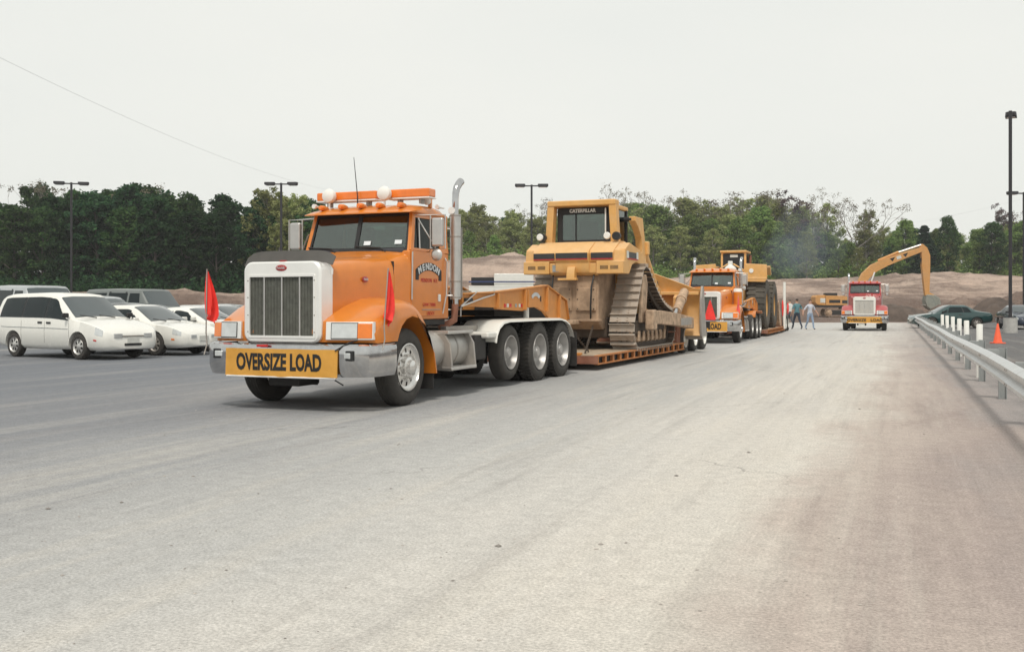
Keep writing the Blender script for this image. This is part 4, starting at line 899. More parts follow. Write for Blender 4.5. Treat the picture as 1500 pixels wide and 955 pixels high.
# the slack upper run between sprocket and front idler sags
def sag(p):
    x, z = p
    if z > 1.0 and x < -12.35:
        t = min(1, max(0, (-12.35 - x) / 2.4)); z -= .20 * math.sin(math.pi * t)
    return (x, z)
belt = [sag(p) for p in belt]
shoes, L = resample(belt, 46)
SW = .62
sb = MB().box((0, 0, .022), (L / 46 * .80, SW, .026)).prism([(-.105, .034), (-.082, .034), (-.084, .11), (-.103, .11)], 'y', -SW / 2, SW / 2)
for yy in (-.12, .12):
    for xx in (-.03, .05): sb.cyl((xx, yy, .03), (xx, yy, .055), .016, .016, 6)
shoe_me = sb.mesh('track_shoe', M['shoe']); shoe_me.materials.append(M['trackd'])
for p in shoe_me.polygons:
    if p.normal.z < -.5: p.material_index = 1  # undersides dark: shade painted in, plus greasy dirt
lk = MB()
for yy in (-.10, .10): lk.box((0, yy, -.045), (L / 46 * .99, .06, .11))
link_me = lk.mesh('track_link', M['trackd'])
for s in (1, -1):
    yc = 1.07 * s
    tr = MB().box((-12.95, yc, Z0 + .52), (2.9, .34, .34)).box((-12.95, yc, Z0 + .75), (2.2, .40, .20)).build('track', M['trackd'], D, .03)
    for (x, z, a) in shoes:
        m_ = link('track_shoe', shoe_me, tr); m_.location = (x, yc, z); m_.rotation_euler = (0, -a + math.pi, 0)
        k_ = link('track_link', link_me, tr); k_.location = (x, yc, z); k_.rotation_euler = (0, -a + math.pi, 0)
    for (x, z, r) in ((-14.55, Z0 + .50, .36), (-11.38, Z0 + .50, .36)):
        MB().lathe([(0, .10), (.12, .12), (.14, .06), (r * .8, .05), (r * .82, .10), (r, .10), (r, -.10), (r * .82, -.10), (r * .8, -.05), (.14, -.06), (.12, -.12), (0, -.10)], (x, yc, z), (0, 1, 0), 28).build('idler', M['mud'], tr)
    MB().lathe([(0, .22), (.16, .22), (.20, .16), (.26, .10), (.30, .05), (.34, .05), (.34, -.05), (.2, -.08), (0, -.3)], (-12.05, yc, 1.90), (0, s, 0), 26).build('sprocket', M['mud'], tr)
    pm(tr, 'final_drive_case', M['mud'], [(-11.85, 2.10), (-12.2, 2.15), (-12.35, 1.9), (-12.15, .95), (-11.75, .95)], 'y', yc + .16 * s, yc + .26 * s, .03)
    for i in range(7):
        x = -11.75 - .42 * i
        MB().lathe([(0, .17), (.07, .17), (.08, .12), (.13, .11), (.13, .04), (.10, .03), (.10, -.03), (.13, -.04), (.13, -.11), (.08, -.12), (.07, -.17), (0, -.17)], (x, yc, Z0 + .22), (0, 1, 0), 18).build('track_roller', M['mud'], tr)
        bx(tr, 'roller_guard', M['mud'], (x, yc + .19 * s, Z0 + .30), (.14, .06, .26), .03)
    # push arm, trunnion and tilt cylinder
    bx(D, 'trunnion', M['mud'], (-12.0, 1.50 * s, 1.02), (.42, .22, .50), .05)
    pa = MB().loft([[(x, (1.45 + a) * s, z + c) for a, c in ((-.11, -h), (.11, -h), (.11, h), (-.11, h))] for x, z, h in ((-12.0, 1.06, .15), (-12.7, 1.08, .17), (-14.6, 1.0, .17), (-16.6, .87, .16))]).build('push_arm', M['mud'], D, .02)
    bx(pa, 'wear_patch', M['steel'], (-15.6, 1.562 * s, .93), (1.3, .012, .20), .004)
    cl = cy(D, 'tilt_cylinder', M['mud'], (-15.55, 1.30 * s, 1.20), (-16.72, 1.25 * s, 1.76), .13, n=20); cy(cl, 'cylinder_rod', M['chrome'], (-15.1, 1.33 * s, 1.08), (-15.6, 1.30 * s, 1.29), .055)
    cy(cl, 'cylinder_collar', M['mud'], (-16.2, 1.27 * s, 1.51), (-16.32, 1.265 * s, 1.57), .155, n=20)
    # rear fender and side panel
    pm(D, 'side_panel', Y, [(-10.62, 2.12), (-10.95, 2.12), (-11.2, 2.34), (-11.55, 2.42), (-12.0, 2.38), (-12.6, 2.30), (-12.6, 2.44), (-11.95, 2.72), (-11.0, 2.86), (-10.62, 2.70)], 'y', .80 * s, 1.245 * s, .02)
    bx(D, 'side_stripe', M['stripe'], (-11.25, 1.25 * s, 2.565), (.9, .012, .14), .002); bx(D, 'side_stripe_edge', M['redink'], (-11.25, 1.252 * s, 2.475), (.9, .012, .03), .001)
    for x in (-10.78, -11.62): bx(D, 'decal', M['plate'], (x, 1.255 * s, 2.57), (.16, .012, .17), .001)
    # vent boxes either side of the tank
    vb = bx(D, 'rear_box', Y, (-10.60, .915 * s, 2.265), (.34, .66, .30), .02)
    for yy in (.78, 1.03):
        for k in range(7): bx(vb, 'vent_slot', M['dark'], (-10.428, (yy - .085 + .028 * k) * s, 2.265), (.012, .014, .085), .002)
    cy(D, 'rear_lamp', M['black'], (-10.86, .94 * s, 3.02), (-10.98, .94 * s, 3.02), .10, n=18) ; 
    MB().lathe([(0, .0), (.07, 0), (.085, -.02), (.085, -.05), (0, -.06)], (-10.83, (.98 if s < 0 else .72) * s, 3.03), (1, 0, 0), 20).build('rear_lamp_lens', M['pvc'], D)
# tank: three faceted panels under a sloping top
pm(D, 'fuel_tank', Y, [(-10.47, 2.40), (-10.44, 2.60), (-10.50, 2.68), (-10.95, 2.90), (-11.4, 2.92), (-11.4, 2.35), (-10.6, 2.35)], 'y', -1.0, 1.0, .012)
for s in (1, -1): MB().hexa([(-10.47, 1.0 * s, 2.40), (-10.56, 1.24 * s, 2.40), (-11.4, 1.24 * s, 2.40), (-11.4, 1.0 * s, 2.40), (-10.50, 1.0 * s, 2.68), (-10.60, 1.24 * s, 2.66), (-11.4, 1.24 * s, 2.72), (-11.4, 1.0 * s, 2.92)]).build('tank_shoulder', Y, D, .012)
pm(D, 'tank_centre', Y, [(-10.45, 2.14), (-10.41, 2.22), (-10.41, 2.38), (-10.36, 2.44), (-10.36, 2.60), (-10.44, 2.69), (-10.90, 2.90), (-10.90, 2.14)], 'y', -.42, .42, .015)
pm(D, 'tank_lower', Y, [(-10.56, 2.08), (-10.46, 2.14), (-10.44, 2.37), (-10.9, 2.37), (-10.9, 2.08)], 'y', -.58, .58, .02)
for (a, b_, xx) in ((-1.0, -.44, -10.437), (-.41, .41, -10.355), (.44, 1.0, -10.437)):
    bx(D, 'tank_stripe', M['stripe'], (xx, (a + b_) / 2, 2.545), (.012, b_ - a - .03, .13), .001); bx(D, 'tank_stripe_edge', M['redink'], (xx - .004, (a + b_) / 2, 2.462), (.012, b_ - a - .03, .028), .001)
bx(D, 'data_plate', M['post'], (-10.435, -.42, 2.25), (.012, .16, .16), .002)
hb = pm(D, 'drawbar_bracket', Y, [(-10.42, 2.28), (-10.33, 2.28), (-10.28, 2.15), (-10.26, 1.98), (-10.5, 1.98)], 'y', -.10, .10, .02); bx(hb, 'drawbar_plate', Y, (-10.34, -.08, 1.99), (.16, .46, .05), .01)
# body between the tracks
pm(D, 'rear_housing', M['mudd'], [(-10.62, 2.1), (-10.55, 1.6), (-10.58, 1.0), (-10.9, .80), (-12.0, .80), (-12.0, 2.2)], 'y', -.60, .60, .04)
bx(D, 'belly_guard', M['trackd'], (-12.9, 0, .84), (3.6, 1.3, .5), .04); bx(D, 'rear_guard_plate', M['mudd'], (-10.62, .0, 1.02), (.35, 1.25, .06), .02)
bx(D, 'equaliser_bar', M['mud'], (-13.6, 0, .95), (.3, 2.0, .22), .03)
for y in (-.3, .30):
    hc = bx(D, 'housing_cover', M['mudd'], (-10.54, y, 1.52), (.05, .5, .56), .03)
    for dy in (-.2, .2):
        for dz in (-.23, 0, .23): cy(hc, 'bolt', M['trackd'], (-10.50, y + dy, 1.52 + dz), (-10.525, y + dy, 1.52 + dz), .016, n=6)
for y in (-.52, .50): tb(D, 'hydraulic_hose', M['black'], [(-10.55, y, 2.1), (-10.40, y * .96, 1.8), (-10.43, y * .9, 1.35), (-10.6, y * .8, 1.05)], .020)
bx(D, 'drawbar', M['mud'], (-10.35, 0, .98), (.7, .30, .10), .02); cy(D, 'drawbar_pin', M['trackd'], (-10.12, 0, .88), (-10.12, 0, 1.12), .04)
# hood
hr = []
for (x, w, zt) in ((-12.5, .62, 2.36), (-13.2, .64, 2.34), (-14.4, .68, 2.24), (-15.6, .72, 2.08), (-16.1, .72, 1.95), (-16.15, .70, 1.85)): hr.append([(x, a * w, z) for a, z in ((1, 1.1), (1, zt - .12), (.9, zt - .03), (.4, zt), (-.4, zt), (-.9, zt - .03), (-1, zt - .12), (-1, 1.1))])
hd = MB().loft(hr).build('engine_hood', Y, D, smooth=30)
MB().lathe([(.15, .01), (.13, .02), (.12, -.05), (0, -.06)], (-14.2, .70, 1.98), (0, 1, .1), 20).build('hood_port', M['dark'], hd)
# blade
bl = []
for i in range(11):
    t = i / 10; z = .50 + 1.36 * t; x = -16.95 - .30 * math.sin(math.pi * (t * .9 + .05)) + .10
    bl.append((x, z))
def btop(y): return 1.86 + .52 * max(0, min(1, (1.55 - abs(y)) / 1.4))
bd = MB().loft([[(x, y, .5 + (z - .5) * (btop(y) - .5) / 1.36) for x, z in bl] + [(x + .14, y, .5 + (z - .5) * (btop(y) - .5) / 1.36) for x, z in bl[::-1]] for y in (-1.70, -1.55, -.15, .15, 1.55, 1.70)]).build('blade', M['cat'], D, .01, 25)
MB().lathe([(.16, .02), (.13, .03), (.12, -.02), (0, -.03)], (-16.83, .30, 1.98), (1, 0, .2), 20).build('blade_port', M['dark'], bd)
bx(bd, 'blade_stiffener', M['cat'], (-16.86, 0, 1.72), (.16, 3.3, .10), .02)
for s in (1, -1): pm(bd, 'end_plate', M['steel'], [(-17.45, .48), (-16.75, .48), (-16.66, .9), (-16.70, 1.55), (-16.85, 1.93), (-17.0, 1.93), (-17.1, 1.6), (-17.25, 1.0)], 'y', 1.70 * s, 1.76 * s, .008)
bx(bd, 'cutting_edge', M['steel'], (-17.1, 0, .47), (.10, 3.4, .16), .01)
for y in (-1.0, 0, 1.0): pm(bd, 'blade_rib', M['cat'], [(-16.9, .6), (-16.6, .7), (-16.6, 1.6), (-16.95, 1.75)], 'y', y - .05, y + .05, .01)
# roll bar, cab and roof
C = MB()
for s in (1, -1): MB().loft([[(x + a, (y + b_) * s, z) for a, b_ in ((-.13, -.09), (.13, -.09), (.13, .09), (-.13, .09))] for x, y, z in ((-11.2, .84, 2.80), (-11.2, .81, 3.3), (-11.2, .78, 3.80))]).build('roll_bar_post', Y, D, .02)
bx(D, 'roll_bar_top', Y, (-11.22, 0, 3.85), (.34, 1.74, .14), .03); bx(D, 'cab_roof', Y, (-12.0, 0, 3.80), (1.4, 1.45, .12), .04)
bo = rrect(1.36, .88, .06, 4, 0, 3.32); bi = rrect(1.08, .62, .05, 4, 0, 3.28)
MB().frame([(-11.28, a, z) for a, z in bo], [(-11.28, a, z) for a, z in bi], (-.04, 0, 0)).build('rear_window_frame', M['black'], D, .01)
bx(D, 'rear_window', M['cabglass'], (-11.30, 0, 3.28), (.008, 1.1, .64), 0); bx(D, 'window_divider', M['black'], (-11.29, -.20, 3.28), (.02, .035, .62), .002)
for s in (1, -1):
    for x in (-11.5, -12.55): bx(D, 'cab_post', M['black'], (x, .70 * s, 3.3), (.08, .08, .92), .01)
    bx(D, 'cab_side_wall', Y, (-12.02, .70 * s, 2.75), (1.1, .06, .32), .01); bx(D, 'cab_side_window', M['cabglass'], (-12.02, .70 * s, 3.3), (.96, .008, .85), 0)
bx(D, 'cab_front_window', M['cabglass'], (-12.58, 0, 3.3), (.008, 1.32, .85), 0); bx(D, 'operator_seat', M['seat'], (-11.9, -.05, 3.2), (.16, .5, .55), .06); bx(D, 'console', M['seat'], (-12.4, .1, 3.0), (.2, .6, .3), .04)
sgn = bx(D, 'name_sign', M['ink'], (-11.262, 0, 3.675), (.02, 1.2, .13), .004); place_text(sgn, 'lettering', M['plate'], 'CATERPILLAR', .115, face_m((-11.247, -.02, 3.675), (0, 1, 0), (0, 0, 1)), .95, .006)
tb(D, 'wiper_arm', M['pvc'], [(-11.20, .58, 3.05), (-11.20, .58, 3.72)], .018)
cy(D, 'exhaust_stack', M['black'], (-12.75, .45, 2.3), (-12.75, .45, 3.72), .065)
# lift cylinder yoke beside the hood
MB().loft([[(x, .92 + a, z + c * 0) for x, a, c in ((xa, -.09, 0), (xb, -.09, 0), (xb, .09, 0), (xa, .09, 0))] for xa, xb, z in ((-12.85, -13.45, 2.2), (-12.9, -13.4, 2.5), (-13.0, -13.35, 2.8), (-12.92, -13.25, 3.1), (-12.62, -13.15, 3.35), (-12.35, -13.1, 3.48), (-12.35, -13.05, 3.60))]).build('lift_yoke', Y, D, .02)
cy(D, 'lift_cylinder', Y, (-13.3, .92, 2.9), (-14.6, .92, 1.9), .09); cy(D, 'yoke_pin', M['dark'], (-12.4, .9, 3.53), (-12.4, .6, 3.53), .06)
bx(D, 'yoke_valve', Y, (-13.4, .98, 2.85), (.18, .2, .35), .03)
# tie-down chains
for (a, b_) in (((-7.2, .86, 1.15), (-9.5, .70, .34)), ((-8.5, .95, .345), (-10.62, .45, .9))):
    n = int((Vector(a) - Vector(b_)).length / .07); ch = MB(); d_ = (Vector(b_) - Vector(a)) / n
    for i in range(n):
        p = Vector(a) + d_ * i; side = Vector((0, 0, .022)) if i % 2 else Vector((.0, .022, 0))
        ch.tube([p + side * .3, p + side + d_ * .3, p + side + d_ * .9, p + side * .3 + d_ * 1.2, p - side + d_ * .9, p - side + d_ * .3, p + side * .3], .008, 4)
    o = ch.build('tie_down_chain', M['trackd']); o.location = T1; o.rotation_euler = (0, 0, RZ1)
    tag(o, ['rusty chain from the trailer gooseneck down to the deck', 'rusty chain from the deck edge up to the bulldozer', 'short rusty chain from gooseneck to trailer deck'][(0, 1, 2)[len([q for q in bpy.data.objects if q.name.startswith('tie_down')]) - 1]], 'chain', 'tie-down chains')
# ---------------------------------------------------------------- second rig
def ground_pt(px, py): y = 1500 * CAM_H / (py - 447); return ((px - 750) / 1500 * y, y)
def frame_at(px, py, yloc, th):
    x, y = ground_pt(px, py); return (x - math.cos(th) * yloc, y + math.sin(th) * yloc, 0), -(math.pi / 2 + th)
TH2 = math.atan(550 / 1500); T2, RZ2 = frame_at(1085, 502, 1.15, TH2); S2 = .96
tractor('orange tractor truck with twin stacks and a red flag before its grille', 'orange', T2, RZ2, S2, 'follow')
lowboy('orange lowboy trailer carrying the wheel loader', T2, RZ2, S2, False)
LD = thing('wheel_loader', 'dusty yellow wheel loader with big tyres riding on the second lowboy trailer', 'wheel loader', T2, RZ2, None, S2); yo = -.36
b = MB()
def big_tyre(p, x, y, z, s, r=1.14, w=.84):
    t = MB().lathe([(.52 * r, .06), (.60 * r, 0), (.85 * r, -.02), (.96 * r, .05), (r, .12), (r, w - .12), (.96 * r, w - .05), (.85 * r, w), (.55 * r, w)], (x, y * s, z), (0, -s, 0), 44)
    for i in range(26):
        for row in (0, 1):
            a = 2 * math.pi * (i + .5 * row) / 26; ya = .03 + row * (w / 2)
            t.box((x + math.sin(a) * r, (y - ya - w / 4 + .02) * s, z + math.cos(a) * r), (.13, w / 2 - .03, .07), Matrix.Rotation(a, 3, 'Y'))
    wh = t.build('wheel', M['tyre_dusty'], p); MB().lathe([(.56 * r, .05), (.50 * r, .12), (.3 * r, .22), (.15 * r, .18), (.13 * r, .08), (0, .07)], (x, y * s, z), (0, -s, 0), 28).build('rim', M['cat'], wh)
M['tyre_dusty'] = pbr('dusty_tyre', (.055, .05, .042), .9, var=.25, dust=.3, dcol=(.20, .165, .125), bump=.3)
for s in (1, -1):
    for x in (-9.2, -12.6): big_tyre(LD, x, 1.58 + yo * s, Z0 + 1.12, s)
    pm(LD, 'fender', M['cat'], [(-8.2, 2.62), (-8.3, 3.24), (-9.9, 3.30), (-10.3, 2.9), (-10.2, 2.85), (-9.8, 3.2), (-8.45, 3.15), (-8.35, 2.62)], 'y', (.70) * s + yo, 1.64 * s + yo, .03)
    pm(LD, 'fender_face', M['cat'], [(.62 * s + yo, 2.52), (1.56 * s + yo, 2.50), (1.66 * s + yo, 2.66), (1.64 * s + yo, 3.30), (.68 * s + yo, 3.36)], 'x', -8.22, -8.30, .02)
    MB().loft([[(x, (1.02 + a) * s + yo, z + c) for a, c in ((-.1, -.18), (.1, -.18), (.1, .18), (-.1, .18))] for x, z in ((-10.9, 2.75), (-12.2, 2.72), (-13.6, 2.0), (-14.6, 1.15))]).build('lift_arm', M['cat'], LD, .02)
    cy(LD, 'lift_cylinder', M['chrome'], (-11.2, .8 * s + yo, 1.5), (-13.2, .9 * s + yo, 2.1), .08)
    cy(LD, 'head_lamp', M['pvc'], (-8.18, .95 * s + yo, 3.02), (-8.28, .95 * s + yo, 3.02), .10, n=18)
    tb(LD, 'hand_rail', M['cat'], [(-8.3, .12 * s + yo, 3.35), (-8.25, .62 * s + yo, 3.05), (-8.25, .62 * s + yo, 2.7)], .035)
MB().loft([[(x, a * w + yo, z) for a, z in ((1, 1.2), (1, zt - .15), (.85, zt), (-.85, zt), (-1, zt - .15), (-1, 1.2))] for x, w, zt in ((-8.0, .55, 2.55), (-8.2, .62, 2.9), (-9.3, .66, 3.0), (-10.3, .66, 3.0))]).build('engine_hood', M['cat'], LD, .03)
MB().lathe([(0, .02), (.2, .0), (.28, -.05), (.28, -.3), (0, -.3)], (-8.05, yo, 3.02), (1, 0, 0), 22).build('air_cleaner', M['pvc'], LD); bx(LD, 'work_lamp', M['pvc'], (-8.2, yo, 3.38), (.15, .2, .2), .02)
cb = MB()
bo = rrect(1.18, .98, .06, 4, yo, 3.50); bi = rrect(.98, .80, .05, 4, yo, 3.49)
MB().frame([(-9.2, a, z) for a, z in bo], [(-9.2, a, z) for a, z in bi], (-.10, 0, 0)).build('cab_frame', M['cat'], LD, .02)
bx(LD, 'cab', M['black'], (-9.98, yo, 3.45), (1.5, 1.0, .86), .02); bx(LD, 'cab_roof', M['cat'], (-9.95, yo, 3.97), (1.7, 1.24, .10), .03)
for s in (1, -1): bx(LD, 'cab_window', M['carglass'], (-9.98, .505 * s + yo, 3.5), (1.3, .01, .66), .003)
sg = bx(LD, 'cab_sign', M['plate'], (-9.22, yo + .02, 3.76), (.02, .36, .13), .003)
cy(LD, 'exhaust_stack', M['rust'], (-10.6, .6 + yo, 3.0), (-10.6, .6 + yo, 3.85), .07)
bx(LD, 'front_frame', M['cat'], (-12.0, yo, 1.6), (2.6, 1.1, .9), .06); bx(LD, 'chassis', M['dark'], (-10.5, yo, 1.2), (4.5, 1.0, .5), .04)
bk = [(-14.3, 1.6), (-14.5, .75), (-14.9, .38), (-15.9, .36), (-15.9, .42), (-15.0, .46), (-14.65, .8), (-14.5, 1.6)]
MB().prism(bk, 'y', -1.55 + yo, 1.55 + yo).build('bucket', M['mud'], LD, .01)
for s in (1, -1): pm(LD, 'bucket_side', M['mud'], [(-14.3, 1.6), (-14.5, .75), (-14.9, .38), (-15.9, .36), (-14.5, 1.7)], 'y', 1.55 * s + yo, 1.59 * s + yo, .005)

# ---------------------------------------------------------------- red rig facing down the road
TH3 = math.atan(540 / 1500)
tractor('red tractor truck with white grille under a yellow oversize load banner', 'red', (19.27, 55.95, 0), -(math.pi / 2 + TH3), .94, 'red')

# ---------------------------------------------------------------- excavator
ex, ey = 37.6, 115.0; ez = float(bank_z(np.array(ex), np.array(ey)))
E = thing('excavator', 'yellow tracked excavator reaching its boom over the dirt pit', 'excavator', (ex, ey, max(0, ez) + .02), R(-6)); Y = M['catb']
for s in (1, -1):
    path = tangent_path([(-2.2, .5, .42), (2.2, .5, .42)]); sh, L = resample(path, 40); yc = 1.25 * s
    tr = bx(E, 'track', M['dark'], (0, yc, .5), (4.2, .45, .5), .05)
    t1 = MB().box((0, 0, .02), (L / 40 * .92, .6, .04)).box((0, 0, .055), (.03, .6, .04)).mesh('track_shoe', M['mud']) if s == 1 else t1
    for (x, z, a) in sh: q = link('track_shoe', t1, tr); q.location = (x, yc, z); q.rotation_euler = (0, -a + math.pi, 0)
    for x in (-2.2, 2.2): MB().lathe([(0, .3), (.2, .28), (.36, .2), (.36, -.2), (0, -.2)], (x, yc, .5), (0, s, 0), 20).build('idler', M['mud'], tr)
cy(E, 'turntable', M['dark'], (0, 0, .85), (0, 0, 1.12), .9, n=28)
hs = bx(E, 'upper_frame', M['dark'], (-.4, 0, 1.2), (6.2, 2.7, .22), .03)
pm(E, 'counterweight', Y, [(-2.6, 1.3), (-3.45, 1.35), (-3.7, 1.6), (-3.7, 2.25), (-3.5, 2.45), (-2.6, 2.45)], 'y', -1.4, 1.4, .06)
for s in (1, -1):
    pm(E, 'engine_panel', Y, [(-2.58, 1.32), (.3, 1.32), (.3, 2.1), (-.6, 2.35), (-2.58, 2.40)], 'y', .7 * s, 1.38 * s, .04)
    bx(E, 'panel_vent', M['dark'], (-1.6, 1.385 * s, 1.75), (1.2, .02, .35), .01)
    bx(E, 'decal', M['plate'], (-2.9, 1.41 * s, 1.85), (.55, .02, .5), .01); bx(E, 'side_stripe', M['stripe'], (-.35, 1.385 * s, 1.7), (.9, .02, .35), .01)
bx(E, 'engine_cover', M['dark'], (-1.8, 0, 2.5), (1.3, 1.3, .4), .06); bx(E, 'hose_deck', Y, (-.6, 0, 1.9), (3.0, 1.3, .8), .05)
MB().tube([(-.1, -1.1, 2.3), (-.1, -1.1, 3.0), (.3, -1.1, 3.1), (.9, -1.1, 3.0), (.9, -1.1, 2.3)], .05).build('guard_rail', M['dark'], E)
cabx = [(.5, 1.3), (2.0, 1.3), (2.05, 2.1), (1.6, 3.15), (.5, 3.15)]; pm(E, 'cab', Y, cabx, 'y', .45, 1.38, .05)
pm(E, 'cab_window', M['carglass'], [(.65, 2.1), (1.9, 2.1), (1.52, 3.0), (.65, 3.0)], 'y', .44, 1.39, .0)
def ribbon_prism(name, mat, pts, y0, y1):
    rings = []
    for (x, z, h, a) in pts:
        n = (-math.sin(a), math.cos(a)); rings.append([(x + n[0] * h, y0, z + n[1] * h), (x + n[0] * h, y1, z + n[1] * h), (x - n[0] * h, y1, z - n[1] * h), (x - n[0] * h, y0, z - n[1] * h)])
    return MB().loft(rings).build(name, mat, E, .03)
bm_ = ribbon_prism('boom', Y, [(.9, 2.0, .34, R(75)), (1.35, 3.4, .40, R(68)), (2.0, 4.6, .46, R(52)), (2.9, 5.45, .48, R(34)), (4.2, 6.1, .43, R(23)), (6.0, 6.8, .36, R(20)), (8.0, 7.5, .26, R(18))], -.42, .42)
st_ = ribbon_prism('stick', Y, [(8.0, 8.05, .16, R(-55)), (8.3, 7.6, .36, R(-72)), (8.5, 6.8, .46, R(-84)), (8.5, 5.9, .46, R(-89)), (8.55, 4.6, .38, R(-90)), (8.6, 3.2, .28, R(-88)), (8.65, 2.4, .22, R(-85))], -.32, .32)
cs_ = cy(E, 'stick_cylinder', Y, (3.4, .0, 6.3), (5.6, 0, 7.25), .15); cy(cs_, 'cylinder_rod', M['chromew'], (5.5, 0, 7.2), (8.05, 0, 8.05), .10)
for s in (1, -1): c_ = cy(E, 'boom_cylinder', Y, (1.7, .55 * s, 1.4), (2.3, .55 * s, 3.2), .15); cy(c_, 'cylinder_rod', M['chromew'], (2.25, .55 * s, 3.1), (2.9, .55 * s, 5.0), .09)
cy(E, 'bucket_cylinder', M['dark'], (8.2, 0, 6.6), (8.5, 0, 5.0), .3)
for s in (1, -1):
    dc = bx(bm_, 'decal', M['plate'], (5.55, .425 * s, 6.64), (.5, .02, .34), .004, Matrix.Rotation(R(-20), 3, 'Y'))
    for (xa, za) in ((4.85, 6.42), (6.25, 6.9)): MB().prism([(xa - .28, za + .17 - .10), (xa + .28, za + .17 + .10), (xa + .03, za - .22)], 'y', .422 * s, .44 * s).build('decal_mark', M['ink'], bm_, smooth=0)
bq = [(8.5, 2.5), (8.3, 1.9), (8.45, 1.2), (9.0, .75), (9.7, .85), (10.0, 1.4), (9.85, 2.1), (9.3, 2.45)]
M['bucketsteel'] = pbr('grey_green_steel', (.24, .27, .25), .6, .3, var=.2, dust=.3)
pm(E, 'bucket', M['bucketsteel'], bq, 'y', -.75, .75, .08); bx(E, 'bucket_linkage', Y, (9.0, 0, 2.55), (.9, .4, .25), .05, Matrix.Rotation(R(25), 3, 'Y'))
for y in (-.55, -.18, .18, .55): bx(E, 'bucket_tooth', M['steel'], (8.35, y, 1.35), (.3, .12, .12), .02)

# ---------------------------------------------------------------- people
def person(label, loc, rz, shirt, trousers, skin, hair, stride, arms, h=1.76):
    m_shirt = pbr('shirt', shirt, .85, var=.12); m_tr = pbr('trousers', trousers, .85, var=.15); m_sk = pbr('skin', skin, .6, var=.05); m_hair = pbr('hair', hair, .8); m_shoe = pbr('shoe', (.05, .04, .035), .7)
    vs = []; es = []; rd = []
    def add(p, r, par=None):
        vs.append(p); rd.append(r)
        if par is not None: es.append((par, len(vs) - 1))
        return len(vs) - 1
    pel = add((0, 0, .94), (.15, .12)); waist = add((0, 0, 1.08), (.145, .11), pel); chest = add((.01, 0, 1.28), (.17, .125), waist); sh = add((0, 0, 1.42), (.15, .10), chest); nk = add((.01, 0, 1.50), (.062, .062), sh); hd0 = add((.02, 0, 1.57), (.078, .082), nk); hd1 = add((.025, 0, 1.655), (.085, .098), hd0); hd2 = add((.02, 0, 1.73), (.06, .07), hd1)
    add((.115, 0, 1.63), (.014, .014), hd1)
    for s in (1, -1):
        st = stride * s
        hip = add((0, .095 * s, .88), (.098, .098), pel); kn = add((.04 + st * .22, .105 * s, .50), (.064, .064), hip); back = -.10 if st < 0 else .0
        an = add((st * .42 + back, .11 * s, .10 + (.05 if st < 0 else 0)), (.046, .046), kn); add((st * .42 + back + .16, .12 * s, .045), (.05, .035), an)
        a1 = arms[0 if s > 0 else 1]
        so = add((0, .19 * s, 1.40), (.068, .068), sh); el = add((-.05 + a1[0] * .4, (.25 + a1[1]) * s, 1.12), (.047, .047), so); wr = add((.02 + a1[0], (.27 + a1[1] * 1.6) * s, .88 + a1[2]), (.032, .032), el); pa_ = add((.045 + a1[0] * 1.15, (.27 + a1[1] * 1.7) * s, .81 + a1[2]), (.035, .022), wr)
        for f, (dx, ln) in enumerate(((.032, .075), (.012, .088), (-.010, .084), (-.030, .066))):
            k1 = add((vs[pa_][0] + dx, vs[pa_][1], vs[pa_][2] - ln * .6), (.0095, .0095), pa_); add((vs[pa_][0] + dx * .8 + .012, vs[pa_][1] - .012 * s, vs[pa_][2] - ln - .01), (.008, .008), k1)
        t1_ = add((vs[wr][0] + .05, vs[wr][1] - .015 * s, vs[wr][2] - .05), (.010, .010), wr); add((vs[wr][0] + .065, vs[wr][1] - .02 * s, vs[wr][2] - .085), (.009, .009), t1_)
    me = bpy.data.meshes.new('body'); me.from_pydata(vs, es, [])
    o = bpy.data.objects.new('body', me); COL.objects.link(o); sk = o.modifiers.new('s', 'SKIN'); sk.use_smooth_shade = True
    for i, d in enumerate(me.skin_vertices[0].data): d.radius = rd[i]; d.use_root = (i == 0)
    o.modifiers.new('u', 'SUBSURF').levels = 1; o.modifiers['u'].render_levels = 1
    dg = bpy.context.evaluated_depsgraph_get(); m2 = bpy.data.meshes.new_from_object(o.evaluated_get(dg)); bpy.data.objects.remove(o)
    m2.name = 'body'; m2.materials.clear()
    for q in (m_sk, m_shirt, m_tr, m_shoe): m2.materials.append(q)
    for p in m2.polygons:
        c = p.center; r_ = math.hypot(c.x, c.y); arm = abs(c.y) > .205 and .5 < c.z < 1.36
        p.material_index = 0 if c.z > 1.485 or (arm and c.z < 1.16) else (1 if c.z > .95 or (arm) else (3 if c.z < .085 else 2))
        p.use_smooth = True
    P_ = thing('person', label, 'person', loc, rz, 'people walking beside the trucks', h / 1.76)
    link('body', m2, P_)
    MB().ell((.005, 0, 1.70), (.10, .085, .075), 16, 8).build('hair', m_hair, P_)
    for s in (1, -1): MB().ell((.01, .088 * s, 1.645), (.018, .012, .03), 8, 6).build('ear', m_sk, P_); MB().ell((.098, .033 * s, 1.66), (.008, .012, .007), 8, 6).build('eye', M['ink'], P_)
    bx(P_, 'mouth', M['redink'], (.098, 0, 1.585), (.01, .04, .008), .002)
    return P_
x, y = ground_pt(1167.5, 482.5); person('man in a teal shirt and dark jeans walking away from the red truck', (x, y, 0), R(100), (.10, .22, .25), (.03, .04, .06), (.45, .26, .18), (.05, .035, .025), .75, ((.10, .02, .02), (-.12, .02, .03)), 1.74)
x, y = ground_pt(1186.5, 483); person('man in a pale shirt and light blue jeans with arms held out', (x, y, 0), R(-75), (.52, .55, .62), (.26, .34, .46), (.48, .28, .20), (.09, .06, .04), .5, ((.12, .10, .06), (-.02, .12, .08)), 1.70)
